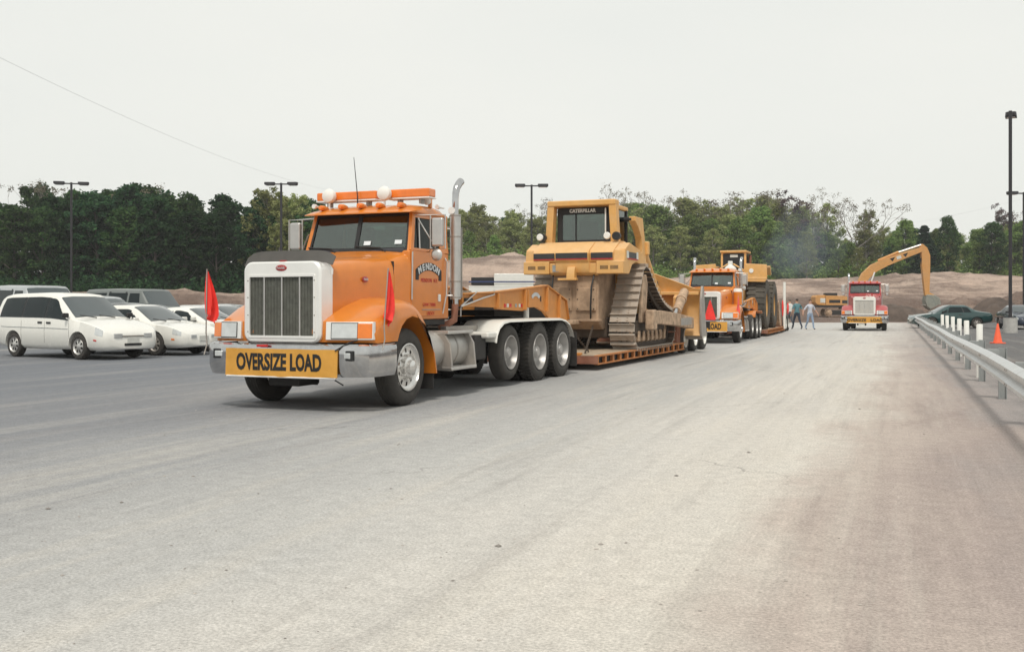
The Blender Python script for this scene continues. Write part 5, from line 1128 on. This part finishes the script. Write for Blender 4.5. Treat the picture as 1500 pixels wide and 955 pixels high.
x, y = ground_pt(1157, 479); person('man in a white shirt standing behind the second trailer', (x, y, 0), R(120), (.62, .62, .60), (.07, .08, .10), (.45, .27, .19), (.12, .10, .08), .3, ((.05, .02, .0), (.02, .02, .0)), 1.75)
# ---------------------------------------------------------------- cars
def car(label, paint, loc, rz, st, wheels, wins, group='cars parked in the lot', r=.31, rimmat='steel', front='plain', mats=None, name='parked_car', cat='car'):
    """st: stations (x, half width, z bottom, z belt, half width at belt, z top, half width at top); x forward, origin on the ground amidships"""
    C = thing(name, label, cat, loc, rz, group); O = M[paint]
    xs_ = [s[0] for s in st]
    def par(x):
        v = []
        for k in range(1, 7):
            a = 0
            for d, w in ((-.07, .2), (0, .6), (.07, .2)): a += w * float(np.interp(x + d, xs_, [s[k] for s in st]))
            v.append(a)
        return v
    def ring(x):
        w, zb, zbl, wb, zt, wt = par(x); h = zt - zbl
        return [(0, zb), (w * .88, zb), (w * .985, zb + .10), (w, (zb + zbl) / 2 + .06), (wb, zbl), ((wb + wt) / 2 + .012, zbl + h * .5), (wt, zt - min(.07, h * .35)), (wt - .07, zt - .012), (wt * .55, zt + .010), (0, zt + .015)]
    def S(x, u):
        rg_ = ring(x); s = 1 if u >= 0 else -1; u = abs(u); i = min(len(rg_) - 2, int(u)); f = u - i
        return Vector((x, s * (rg_[i][0] * (1 - f) + rg_[i + 1][0] * f), rg_[i][1] * (1 - f) + rg_[i + 1][1] * f))
    n = 84; rings = []
    for i in range(n + 1):
        x = xs_[0] + (xs_[-1] - xs_[0]) * (i / n); rg_ = ring(x); rings.append([(x, a, z) for a, z in rg_] + [(x, -a, z) for a, z in rg_[-2:0:-1]])
    body = MB().loft(rings).build('body', O, None, smooth=38)
    cut = []
    for wx in wheels:
        for s in (1, -1):
            c = MB().cyl((wx, (st[len(st) // 2][1] - .24) * s, r), (wx, (st[len(st) // 2][1] + .2) * s, r), r * 1.17, n=28).build('cut', None); m = body.modifiers.new('b', 'BOOLEAN'); m.operation = 'DIFFERENCE'; m.solver = 'EXACT'; m.object = c; cut.append(c)
    dg = bpy.context.evaluated_depsgraph_get(); me = bpy.data.meshes.new_from_object(body.evaluated_get(dg)); me.name = 'body'
    bpy.data.objects.remove(body)
    for c in cut: bpy.data.objects.remove(c)
    if len(me.materials) == 0: me.materials.append(O)
    me.set_sharp_from_angle(angle=R(58)); body = link('body', me, C)
    def patch(name, mat, xa, xb, ua, ub, off, parent=C, nx=8, nu=6, xa2=None, xb2=None):
        """a sheet lying just above the body; xa/xb at u = ua, xa2/xb2 at u = ub"""
        xa2 = xa if xa2 is None else xa2; xb2 = xb if xb2 is None else xb2; b_ = MB(); lay = []
        for o_ in (off, off - .012):
            rows = []
            for j in range(nu + 1):
                t = j / nu; u = ua + (ub - ua) * t; a = xa + (xa2 - xa) * t; e = xb + (xb2 - xb) * t; row = []
                for i in range(nx + 1):
                    x = a + (e - a) * i / nx; p = S(x, u); d1 = S(x + .02, u) - S(x - .02, u); du = S(x, u + .05 if abs(u) < 8.9 else u) - S(x, u - .05 if abs(u) < 8.9 else u - .1)
                    nn = d1.cross(du)
                    if nn.length < 1e-9: nn = Vector((0, 0, 1))
                    nn.normalize()
                    if (p - Vector((x, 0, .75))).dot(nn) < 0: nn = -nn
                    row.append(p + nn * o_)
                rows.append(row)
            lay.append(rows)
        r0, r1 = lay; N_ = nx + 1
        loops = [r0[0] + [q[-1] for q in r0[1:]] + r0[-1][-2::-1] + [q[0] for q in r0[-2:0:-1]], r1[0] + [q[-1] for q in r1[1:]] + r1[-1][-2::-1] + [q[0] for q in r1[-2:0:-1]]]
        b_.loft(r0, closed=False, caps=False); b_.loft(r1, closed=False, caps=False); b_.loft(loops, caps=False)
        return b_.build(name, mat, parent, smooth=50)
    for (nm, xa, xb, ua, ub, xa2, xb2) in wins:
        if nm == 'pillar':
            for s in (1, -1): patch('door_pillar', M['black'], xa, xb, ua * s, ub * s, .004, C, 2, 5, xa2, xb2)
        elif nm == 'side':
            for s in (1, -1): patch('side_window', M['carglass'], xa, xb, ua * s, ub * s, .006, C, 8, 5, xa2, xb2)
        else:
            # front or rear screen: spans from one side to the other over the roof line
            b_ = MB(); off = .008; lay = []
            for o_ in (off, off - .012):
                rows = []
                for i in range(9):
                    x = xa + (xb - xa) * i / 8; p0 = S(x, 6.75); rows.append([Vector((x, y_, z_)) + Vector((o_ * (1 if xa > xb else -1), 0, o_)) for y_, z_ in [(p0.y * q, (S(x, 8).z if abs(q) < .6 else (S(x, 7).z if abs(q) < .95 else p0.z))) for q in (-1, -.94, -.5, 0, .5, .94, 1)]])
                lay.append(rows)
            r0, r1 = lay; lp = [q[0] + [w_[-1] for w_ in q[1:]] + q[-1][-2::-1] + [w_[0] for w_ in q[-2:0:-1]] for q in (r0, r1)]
            b_.loft(r0, closed=False, caps=False); b_.loft(r1, closed=False, caps=False); b_.loft(lp, caps=False); b_.build('windscreen' if nm == 'front' else 'rear_window', M['screen'], C, smooth=50)
    for wx in wheels:
        for s in (1, -1):
            yw = (st[len(st) // 2][1] - .02) * s; k = r / .31
            tb_ = MB().lathe([(.19 * k, .02), (.22 * k, 0), (.28 * k, .005), (.305 * k, .03), (.31 * k, .05), (.31 * k, .17), (.28 * k, .2), (.19 * k, .19)], (wx, yw, r), (0, -s, 0), 32).build('wheel', M['rubber'], C)
            MB().lathe([(.195 * k, .01), (.19 * k, .0), (.175 * k, .02), (.16 * k, .03), (.08 * k, .022), (.05 * k, .0), (0, -.004)], (wx, yw, r), (0, -s, 0), 35, skip=lambda kk, i: i == 3 and kk % 5 in (0, 1)).build('hubcap', M[rimmat], tb_)
            MB().lathe([(.17 * k, .06), (0, .06)], (wx, yw, r), (0, -s, 0), 24).build('brake_disc', M['dark'], tb_)
    xf = xs_[-1]; xr = xs_[0]
    def bumper_pt(x): return par(x)
    for det in (mats or []):
        kind = det[0]
        if kind == 'lamp':            # wrap-round patch near the nose: x range and u range, both sides
            _, nm, mt, xa, xb, ua, ub = det
            for s in (1, -1): patch(nm, M[mt], xa, xb, ua * s, ub * s, .007, C, 6, 3)
        elif kind == 'front':         # box on the nose
            _, nm, mt, yc, zc, w_, h_ = det
            for s in ((1, -1) if yc else (1,)): bx(C, nm, M[mt], (xf + .004, yc * s, zc), (.03, w_, h_), .006)
        elif kind == 'seam':
            _, x0_, x1_, ua, ub = det
            for s in (1, -1): patch('door_seam', M['dark'], x0_ - .004, x0_ + .004, ua * s, ub * s, .002, C, 1, 6, x1_ - .004, x1_ + .004)
        elif kind == 'rub':
            _, xa, xb, u0, u1, mt = det
            for s in (1, -1): patch('rub_strip', M[mt], xa, xb, u0 * s, u1 * s, .010, C, 10, 1)
        elif kind == 'handle':
            _, xa, u0 = det
            for s in (1, -1): patch('door_handle', M['black'], xa - .09, xa + .09, u0 * s, (u0 + .16) * s, .016, C, 2, 1)
        elif kind == 'mirror':
            _, x_, z_ = det; w_ = par(x_)[3]
            for s in (1, -1): bx(C, 'mirror', M['black'] if paint != 'cwhite' or name == 'minivan' else O, (x_, (w_ + .07) * s, z_), (.10, .17, .12), .03)
        elif kind == 'wiper':
            _, x_, z_ = det
            for y_ in (.35, -.2): tb(C, 'wiper', M['black'], [(x_ + .02, y_, z_), (x_ - .01, y_ - .45, z_ + .06)], .012)
        elif kind == 'roof':
            _, x0_, x1_, w_, z_ = det
            for s in (1, -1): tb(C, 'roof_rail', M['dark'], [(x0_, w_ * s, z_ - .05), (x0_ - .1, w_ * s, z_ + .02), (x1_ + .1, w_ * s, z_ + .02), (x1_, w_ * s, z_ - .05)], .018)
    return C
# station sets
VAN = [(-2.40, .78, .40, .80, .76, .86, .70), (-2.38, .84, .36, 1.0, .83, 1.18, .76), (-2.22, .88, .30, 1.02, .87, 1.62, .70), (-1.8, .90, .25, 1.02, .89, 1.69, .70), (-.4, .91, .24, 1.01, .895, 1.71, .69), (.25, .91, .24, 1.0, .895, 1.67, .68), (1.15, .90, .25, .97, .88, 1.04, .80), (1.5, .895, .24, .955, .86, .985, .76), (2.0, .88, .24, .85, .85, .875, .72), (2.18, .85, .24, .79, .81, .815, .70), (2.30, .80, .245, .73, .765, .75, .66), (2.37, .72, .26, .67, .69, .69, .60), (2.41, .60, .29, .60, .575, .61, .50)]
SED = [(-2.28, .66, .42, .72, .64, .76, .58), (-2.2, .78, .36, .86, .76, .93, .66), (-1.65, .84, .28, .93, .82, 1.0, .70), (-1.30, .85, .24, .93, .84, 1.08, .66), (-.75, .86, .22, .92, .84, 1.37, .58), (.15, .86, .22, .90, .84, 1.38, .58), (.45, .86, .22, .89, .84, 1.28, .62), (1.15, .855, .22, .86, .83, .90, .74), (1.8, .84, .22, .80, .81, .825, .70), (2.10, .80, .22, .72, .77, .745, .66), (2.23, .74, .23, .66, .715, .68, .61), (2.30, .66, .25, .61, .635, .625, .54), (2.34, .54, .29, .545, .52, .555, .45)]
CPE = [(-2.2, .66, .42, .72, .64, .78, .58), (-2.1, .78, .36, .86, .76, .95, .66), (-1.6, .84, .28, .93, .82, 1.02, .68), (-.85, .86, .22, .93, .84, 1.30, .58), (-.2, .86, .22, .91, .84, 1.33, .57), (.15, .86, .22, .90, .84, 1.27, .60), (.95, .855, .22, .87, .83, .91, .74), (1.7, .84, .22, .79, .81, .815, .70), (2.05, .80, .22, .69, .77, .715, .65), (2.18, .72, .23, .62, .70, .64, .60), (2.25, .60, .27, .54, .58, .56, .5)]
BVAN = [(-2.65, .92, .45, 1.25, .92, 2.02, .80), (-2.6, .96, .42, 1.25, .96, 2.08, .80), (-1.0, .98, .40, 1.24, .97, 2.10, .80), (.85, .98, .40, 1.22, .96, 2.06, .78), (1.55, .97, .40, 1.20, .95, 1.26, .86), (2.2, .95, .42, 1.10, .92, 1.14, .82), (2.45, .90, .46, .98, .88, 1.02, .80), (2.5, .86, .50, .9, .84, .92, .78)]
WAG = [(-2.35, .76, .42, .90, .74, 1.0, .66), (-2.25, .84, .34, .95, .82, 1.30, .64), (-1.9, .86, .26, .95, .84, 1.42, .62), (-.5, .87, .24, .94, .85, 1.45, .61), (.35, .87, .24, .92, .85, 1.38, .63), (1.1, .86, .24, .90, .84, .95, .74), (1.9, .83, .27, .80, .80, .83, .68), (2.3, .72, .32, .62, .68, .64, .56)]
M['darkcar'] = pbr('dark_grey_paint', (.035, .04, .045), .25, var=.05, coat=.7); M['bluecar'] = pbr('dark_blue_paint', (.02, .03, .055), .22, var=.05, coat=.8)
M['greycar'] = pbr('grey_green_paint', (.13, .145, .14), .35, var=.05, coat=.5); M['silvercar'] = pbr('silver_paint', (.42, .44, .45), .3, .4, var=.05, coat=.5)
M['greencar'] = pbr('dark_green_paint', (.012, .05, .05), .22, var=.05, coat=.8); M['lightcar'] = pbr('light_grey_paint', (.55, .56, .55), .3, var=.04, coat=.5)
SW_ = lambda a, b, c, d: [('side', a, b, 4.15, 5.85, c, d)]
sedw = [('pillar', -.56, -.46, 4.12, 5.75, -.50, -.40), ('side', -.48, .42, 4.12, 5.75, -.42, .28), ('side', -.98, -.54, 4.12, 5.75, -.80, -.48), ('front', 1.06, .27, 0, 0, 0, 0), ('rear', -1.22, -.84, 0, 0, 0, 0), ('side', .46, .86, 4.12, 5.2, .40, .48)]
cpew = [('side', -.40, .72, 4.12, 5.7, -.36, .16), ('side', -1.02, -.47, 4.15, 5.6, -.82, -.43), ('front', .88, .10, 0, 0, 0, 0), ('rear', -1.5, -.92, 0, 0, 0, 0)]
vanw = [('pillar', -.06, .06, 4.12, 5.84, -.06, .05), ('pillar', -1.10, -.98, 4.12, 5.84, -1.09, -.97), ('side', -1.0, -.02, 4.12, 5.85, -.98, -.02), ('side', -2.1, -1.06, 4.12, 5.85, -2.0, -1.05), ('side', .02, 1.02, 4.12, 5.80, .02, .36), ('front', 1.10, .36, 0, 0, 0, 0), ('rear', -2.36, -2.25, 0, 0, 0, 0)]
bvanw = [('pillar', -.06, .06, 4.12, 5.84, -.06, .05), ('pillar', -1.10, -.98, 4.12, 5.84, -1.09, -.97), ('side', -1.1, .1, 4.2, 5.7, -1.1, .1), ('side', .22, .95, 4.2, 5.7, .22, .82), ('side', -2.4, -1.25, 4.2, 5.7, -2.4, -1.25), ('front', 1.48, .92, 0, 0, 0, 0)]
wagw = [('side', -.55, .35, 4.12, 5.8, -.52, .28), ('side', -1.4, -.62, 4.12, 5.8, -1.35, -.58), ('side', -2.05, -1.47, 4.12, 5.8, -1.95, -1.42), ('front', 1.02, .42, 0, 0, 0, 0), ('rear', -2.3, -2.0, 0, 0, 0, 0)]
sedm = [('front', 'headlight', 'lens', .38, .535, .2, .08), ('front', 'licence_plate', 'plate', 0, .47, .34, .15), ('lamp', 'headlight', 'lens', 1.98, 2.22, 3.25, 3.95), ('lamp', 'turn_signal', 'amber', 1.95, 2.05, 2.5, 2.7), ('seam', .5, .5, 2.2, 4.1), ('seam', -.5, -.5, 2.2, 4.1), ('handle', -.3, 3.6), ('mirror', .72, .98), ('wiper', 1.12, .94)]
cpem = [('front', 'headlight', 'lens', .42, .50, .24, .08), ('front', 'licence_plate', 'plate', 0, .42, .34, .13), ('lamp', 'headlight', 'lens', 1.9, 2.12, 3.3, 3.95), ('seam', .55, .5, 2.2, 4.1), ('seam', -.55, -.5, 2.2, 4.1), ('handle', -.35, 3.6), ('mirror', .62, .98), ('wiper', .95, .96)]
vanm = [('front', 'headlight', 'lens', .44, .615, .24, .10), ('front', 'licence_plate', 'plate', 0, .49, .34, .15), ('lamp', 'headlight', 'lens', 2.06, 2.28, 3.2, 4.0), ('lamp', 'turn_signal', 'redlens', 2.02, 2.12, 2.55, 2.7), ('front', 'lower_grille', 'black', 0, .385, .5, .06), ('seam', .0, .0, 2.2, 4.05), ('seam', 1.05, 1.02, 2.5, 4.05), ('seam', -1.05, -1.05, 2.2, 4.05), ('rub', -2.0, 1.0, 3.32, 3.36, 'post'), ('handle', -.2, 3.68), ('handle', .18, 3.68), ('mirror', .98, 1.12), ('wiper', 1.18, 1.06), ('front', 'grille', 'steel', 0, .60, .62, .035)]
PH = R(-33)
def at_wheel(px, py, wx, half, rz):
    """ground origin so that the near front wheel stands under that pixel"""
    x, y = ground_pt(px, py); h = (math.cos(rz), math.sin(rz)); l = (-h[1], h[0]); return (x - h[0] * wx + l[0] * half, y - h[1] * wx + l[1] * half, 0)
car('white minivan with dark windows at the front of the parked row', 'cwhite', at_wheel(114, 527, 1.40, .88, PH), PH, VAN, (1.40, -1.43), vanw, r=.33, mats=vanm, name='minivan', cat='minivan', rimmat='alu')
P2 = R(-27)
car('white sedan parked next to the minivan', 'cwhite', at_wheel(226, 521, 1.35, .84, P2), P2, SED, (1.35, -1.30), sedw, r=.315, mats=sedm, name='sedan')
l_ = (math.sin(-P2), math.cos(P2)); base = at_wheel(226, 521, 1.35, .84, P2)
car('white coupe with a rear quarter window beside the white sedan', 'cwhite', (base[0] + l_[0] * 2.7 - .25, base[1] + l_[1] * 2.7 - .2, 0), P2, CPE, (1.30, -1.20), cpew, r=.31, mats=cpem, name='coupe')
# cars in the rows behind: (pixel x of the middle, depth, kind)
def lot_car(px, y, rz, st, paint, wheels, wins, label, name, mats, r=.31, cat='car'):
    return car(label, paint, ((px - 750) / 1500 * y, y, 0), rz, st, wheels, wins, r=r, mats=mats, name=name, cat=cat)
lot_car(322, 33.5, P2, SED, 'lightcar', (1.35, -1.30), sedw, 'light grey sedan half hidden behind the lead truck', 'sedan', sedm)
lot_car(208, 45, R(-30), BVAN, 'greycar', (1.55, -1.6), bvanw, 'grey full size van with dark side windows', 'van', [('seam', .15, .15, 2.2, 4.1), ('mirror', 1.0, 1.32), ('front', 'grille', 'black', 0, .85, 1.0, .2), ('front', 'headlight', 'lens', .68, .85, .2, .16)], .36, 'van')
lot_car(52, 37, R(-40), BVAN, 'silvercar', (1.55, -1.6), bvanw, 'silver van with dark windows behind the minivan', 'van', [('mirror', 1.0, 1.32)], .36, 'van')
lot_car(112, 44, R(-14), SED, 'bluecar', (1.35, -1.3), sedw, 'dark blue sedan between the silver van and the grey van', 'sedan', sedm)
lot_car(148, 36, R(-29), VAN, 'silvercar', (1.4, -1.43), vanw, 'silver minivan showing its roof above the white sedan', 'minivan', vanm, .33, 'minivan')
lot_car(212, 34.5, R(-27), WAG, 'darkcar', (1.35, -1.35), wagw, 'charcoal wagon showing its roof before the grey van', 'station_wagon', sedm[:3])
lot_car(290, 52, R(-14), SED, 'lightcar', (1.35, -1.3), sedw, 'pale grey sedan just past the nose of the grey van', 'sedan', sedm)
lot_car(335, 50, R(-14), SED, 'darkcar', (1.35, -1.3), sedw, 'black sedan seen past the red flag of the lead truck', 'sedan', sedm)
lot_car(20, 50, R(-10), SED, 'darkcar', (1.35, -1.3), sedw, 'black sedan behind the silver van', 'sedan', sedm)
lot_car(128, 60, R(-8), BVAN, 'darkcar', (1.55, -1.6), bvanw, 'black van in the farthest row under the trees', 'van', [('mirror', 1.0, 1.32)], .36, 'van')
lot_car(345, 62, R(-10), WAG, 'silvercar', (1.35, -1.35), wagw, 'silver hatchback in the farthest row by the bank', 'station_wagon', sedm[:3])
lot_car(40, 66, R(-8), WAG, 'lightcar', (1.35, -1.35), wagw, 'pale grey wagon in the farthest row under the trees', 'station_wagon', sedm[:3])
# right hand lot
lot_car(1391, 62, R(178), SED, 'greencar', (1.35, -1.3), sedw, 'dark green sedan parked at the end of the guard rail', 'sedan', sedm, .32)
lot_car(1494, 60, R(-100), SED, 'bluecar', (1.35, -1.3), sedw, 'blue sedan parked behind the tall lamp post', 'sedan', sedm)
# service truck behind the gooseneck
bt = ((728 - 750) / 1500 * 58, 58, 0); V = thing('service_truck', 'white service truck with a blue stripe behind the trailer gooseneck', 'truck', bt, R(180))
bx(V, 'box_body', M['white'], (-.30, 0, 1.85), (3.7, 2.2, 1.15), .03); bx(V, 'side_stripe', M['blue'], (-.30, 1.105, 2.68), (3.72, .02, .07), .002); bx(V, 'upper_body', M['white'], (-.95, 0, 2.78), (2.2, 2.0, .72), .04); bx(V, 'cargo_opening', M['black'], (.80, 0, 2.72), (1.25, 1.9, .42), .02); bx(V, 'roof_sheet', M['white'], (-.3, 0, 2.43), (3.72, 2.22, .05), .004)
bx(V, 'cab', M['white'], (2.35, 0, 1.5), (1.5, 2.0, 1.2), .1); bx(V, 'cab_window', M['carglass'], (2.4, 0, 1.82), (1.2, 2.02, .4), .03); bx(V, 'chassis', M['dark'], (.4, 0, .75), (5.6, .9, .25), .02)
for x in (2.3, -1.3):
    for s in (1, -1): wheel(V, x, 1.05, .43, s, 'trail', .43, .25)

# ---------------------------------------------------------------- guard rail
G = thing('guard_rail', 'galvanised steel guard rail on posts along the road edge', 'guard rail', (RP[0], RP[1], 0), -ROAD)
# local frame: y along the road, x to the right
prof = [(.0, .40), (-.045, .425), (-.085, .45), (-.085, .49), (-.045, .515), (-.005, .54), (-.005, .57), (-.045, .595), (-.085, .62), (-.085, .66), (-.045, .685), (.0, .71)]
SP = 3.70; first, last = -2, 17
for k in range(first, last):
    y0, y1 = k * SP - .16, (k + 1) * SP + .16; off = .004 * (k % 2)
    rings = [[(x - off, y, z + .012 * math.sin(y * .37)) for x, z in prof] + [(x + .006 - off, y, z + .012 * math.sin(y * .37)) for x, z in prof[::-1]] for y in np.linspace(y0, y1, 7)]
    rb = MB().loft(rings).build('rail_beam', M['galv'], G, smooth=25)
    for z in (.47, .64):
        for dy in (-.08, .08): cy(rb, 'bolt', M['steel'], (-.085 - off, k * SP + dy, z), (-.098 - off, k * SP + dy, z), .012, n=6)
for k in range(first, last + 1):
    y = k * SP; b_ = MB().box((.165, y, .36), (.012, .10, .78)).box((.265, y, .36), (.012, .10, .78)).box((.215, y, .36), (.10, .008, .78)).build('post', M['post'], G)
    bx(b_, 'offset_block', M['post'], (.085, y, .56), (.15, .10, .34), .004)
    pass
ends = (last * SP + .16)
MB().loft([[(x, ends + .25 * math.sin(a), z) for x, z in [(-.085 - .12 * (1 - math.cos(a)) + q * .006, zz) for q, zz in ((0, .41), (0, .70), (1, .70), (1, .41))]] for a in (0, .5, 1.0, 1.57, 2.2)]).build('rail_end', M['galv'], G)
# white plastic posts behind the rail
for i, (px, py) in enumerate(((1434.6, 474.6), (1416, 469.4), (1405, 466.6), (1396, 463.8), (1388, 462.2), (1381, 460.8))):
    y = 1500 * (CAM_H - 1.02) / (py - 447); x = (px - 750) / 1500 * y
    o = MB().lathe([(0, 1.02), (.048, 1.02), (.058, 1.0), (.058, 0), (0, 0)], (0, 0, 0), (0, 0, 1), 18).build('marker_post', M['pvc']); o.location = (x, y, 0); o.rotation_euler = (R(random.Random(i).uniform(-1.2, 1.2)), R(random.Random(i + 9).uniform(-1.5, 1.5)), 0)
    tag(o, 'white plastic marker post standing behind the guard rail', 'post', 'white marker posts behind the guard rail')
# cone
x, y = ground_pt(1461.5, 503); K = thing('traffic_cone', 'orange traffic cone standing in the lot behind the guard rail', 'traffic cone', (x, y, 0))
bx(K, 'base', M['cone'], (0, 0, .02), (.40, .40, .04), .01); MB().lathe([(.16, .035), (.15, .06), (.03, .70), (.024, .72), (0, .72)], (0, 0, 0), (0, 0, 1), 24).build('body', M['cone'], K)
# ---------------------------------------------------------------- lamp posts
def lamp_post(label, x, y, h, heads, rz, base_h=.75):
    z = max(0, float(bank_z(np.array(x), np.array(y))) if y > 82 else 0); Lp = thing('lamp_post', label, 'lamp post', (x, y, z), rz, 'parking lot lamp posts'); h -= z
    cy(Lp, 'base', M['conc'], (0, 0, -.1), (0, 0, base_h), .34, .32, 24); bx(Lp, 'pole', M['pole'], (0, 0, (h + base_h) / 2), (.16, .16, h - base_h), .02); bx(Lp, 'base_plate', M['pole'], (0, 0, base_h + .02), (.36, .36, .04), .01)
    for s in heads:
        ar = bx(Lp, 'arm', M['pole'], (.35 * s, 0, h - .10), (.6, .08, .10), .01)
        hd_ = MB().loft([[(x_ * s, y_ * w_, z_) for y_, z_ in ((-1, h - .10 - t_), (1, h - .10 - t_), (.9, h + .05), (-.9, h + .05))] for x_, w_, t_ in ((.5, .18, .04), (.62, .27, .10), (1.2, .27, .10), (1.32, .18, .03))]).build('lamp_head', M['pole'], Lp, .02); bx(hd_, 'lens', M['lens'], (.9 * s, 0, h - .205), (.5, .4, .012), .002)
lamp_post('dark double headed lamp post before the dark wood', (104.5 - 750) / 1500 * 82, 82, 11.2, (1, -1), R(15))
lamp_post('dark double headed lamp post rising behind the lead truck', (418 - 750) / 1500 * 83, 81.5, 11.1, (1, -1), R(0))
lamp_post('dark double headed lamp post beside the bulldozer cab', (778 - 750) / 1500 * 83, 81, 10.9, (1, -1), R(0))
lamp_post('tall dark lamp post on a concrete base by the guard rail', (1480 - 750) / 1500 * 51, 51, 11.05, (1,), R(62))
lamp_post('dark lamp post with low head at the edge of the far lot', (1500 - 750) / 1500 * 80, 80, 10.2, (1, -1), R(0))
# ---------------------------------------------------------------- overhead wires
def wire(label, a, b_, sag_, r=.006):
    pts = []
    for i in range(41):
        t = i / 40; p = Vector(a).lerp(Vector(b_), t); p.z -= sag_ * 4 * t * (1 - t); pts.append(p)
    tag(MB().tube(pts, r, 5).build('overhead_wire', M['post']), label, 'wire', 'overhead wires')
def sp(px, py, y): return ((px - 750) / 1500 * y, y, CAM_H + (447 - py) / 1500 * y)
wire('thin overhead wire running down towards the dark wood', sp(-120, 25, 40), sp(520, 285, 112), 1.2)
wire('thin overhead wire above the spring wood', sp(1230, 338, 190), sp(1600, 262, 120), 1.2)
# ---------------------------------------------------------------- diesel smoke drifting beside the wood
sm = bpy.data.materials.new('diesel_smoke'); sm.use_nodes = True; nt = sm.node_tree; nt.nodes.clear(); o = nt.nodes.new('ShaderNodeOutputMaterial'); v = nt.nodes.new('ShaderNodeVolumePrincipled')
v.inputs['Color'].default_value = (.42, .52, .62, 1); v.inputs['Density'].default_value = .030; nt.links.new(v.outputs[0], o.inputs['Volume'])
for (px, py, y, rx, rz_) in ((1170, 358, 100, 2.8, 3.8), (1194, 365, 103, 3.2, 3.0), (1148, 376, 98, 2.2, 2.2)):
    p = sp(px, py, y); s_ = tag(MB().ell((0, 0, 0), (rx, 3.0, rz_), 24, 14).build('smoke', sm), 'thin blue grey diesel smoke drifting before the spring wood', 'smoke', kind='stuff'); s_.location = p

# ---------------------------------------------------------------- hazy spring air
hm = bpy.data.materials.new('haze'); hm.use_nodes = True; nt = hm.node_tree; nt.nodes.clear(); o = nt.nodes.new('ShaderNodeOutputMaterial'); v = nt.nodes.new('ShaderNodeVolumePrincipled')
v.inputs['Color'].default_value = (.96, .98, 1.0, 1); v.inputs['Density'].default_value = .0004; nt.links.new(v.outputs[0], o.inputs['Volume'])
tag(MB().box((0, 555, 14), (1830, 1310, 31)).build('haze', hm, smooth=0), 'thin pale haze filling the air over the site', 'haze', kind='stuff')

# ---------------------------------------------------------------- dark spoil heaps
M['spoil'] = pbr('dark_spoil', (.075, .055, .045), .95, var=.4, nscale=1.5, bump=1.0, bscale=4, dust=.25, dscale=.8, dcol=(.2, .15, .12))
for i, (px, y, rx, ry, h, lab) in enumerate(((1318, 86, 2.6, 2.2, 1.45, 'dark heap of spoil behind the red truck, under the excavator arm'), (1462, 84, 2.8, 2.4, 1.9, 'dark heap of spoil beyond the green sedan'), (1408, 92, 3.4, 2.4, 1.9, 'brown heap of spoil below the excavator bucket'))):
    rg = np.random.RandomState(40 + i); n = 26; vs_ = []; fs_ = []
    for a in range(n + 1):
        for q in range(n + 1):
            u, w = a / n * 2 - 1, q / n * 2 - 1; r2 = u * u + w * w
            hh = h * max(0, 1 - r2) ** .8 * (.8 + .5 * float(fbm(np.array(u * 3 + i * 9), np.array(w * 3), 5))) - .12 + .10 * rg.rand() * (1 if r2 < 1 else 0)
            vs_.append((u * rx, w * ry, hh))
    for a in range(n):
        for q in range(n): k = a * (n + 1) + q; fs_.append((k, k + n + 1, k + n + 2, k + 1))
    o = MB().add(vs_, fs_).build('spoil_heap', M['spoil'] if i < 2 else M['dirt'], smooth=70); o.location = ((px - 750) / 1500 * y, y, max(0, float(bank_z(np.array((px - 750) / 1500 * y), np.array(float(y))))) * .6); tag(o, lab, 'spoil heap', 'spoil heaps')
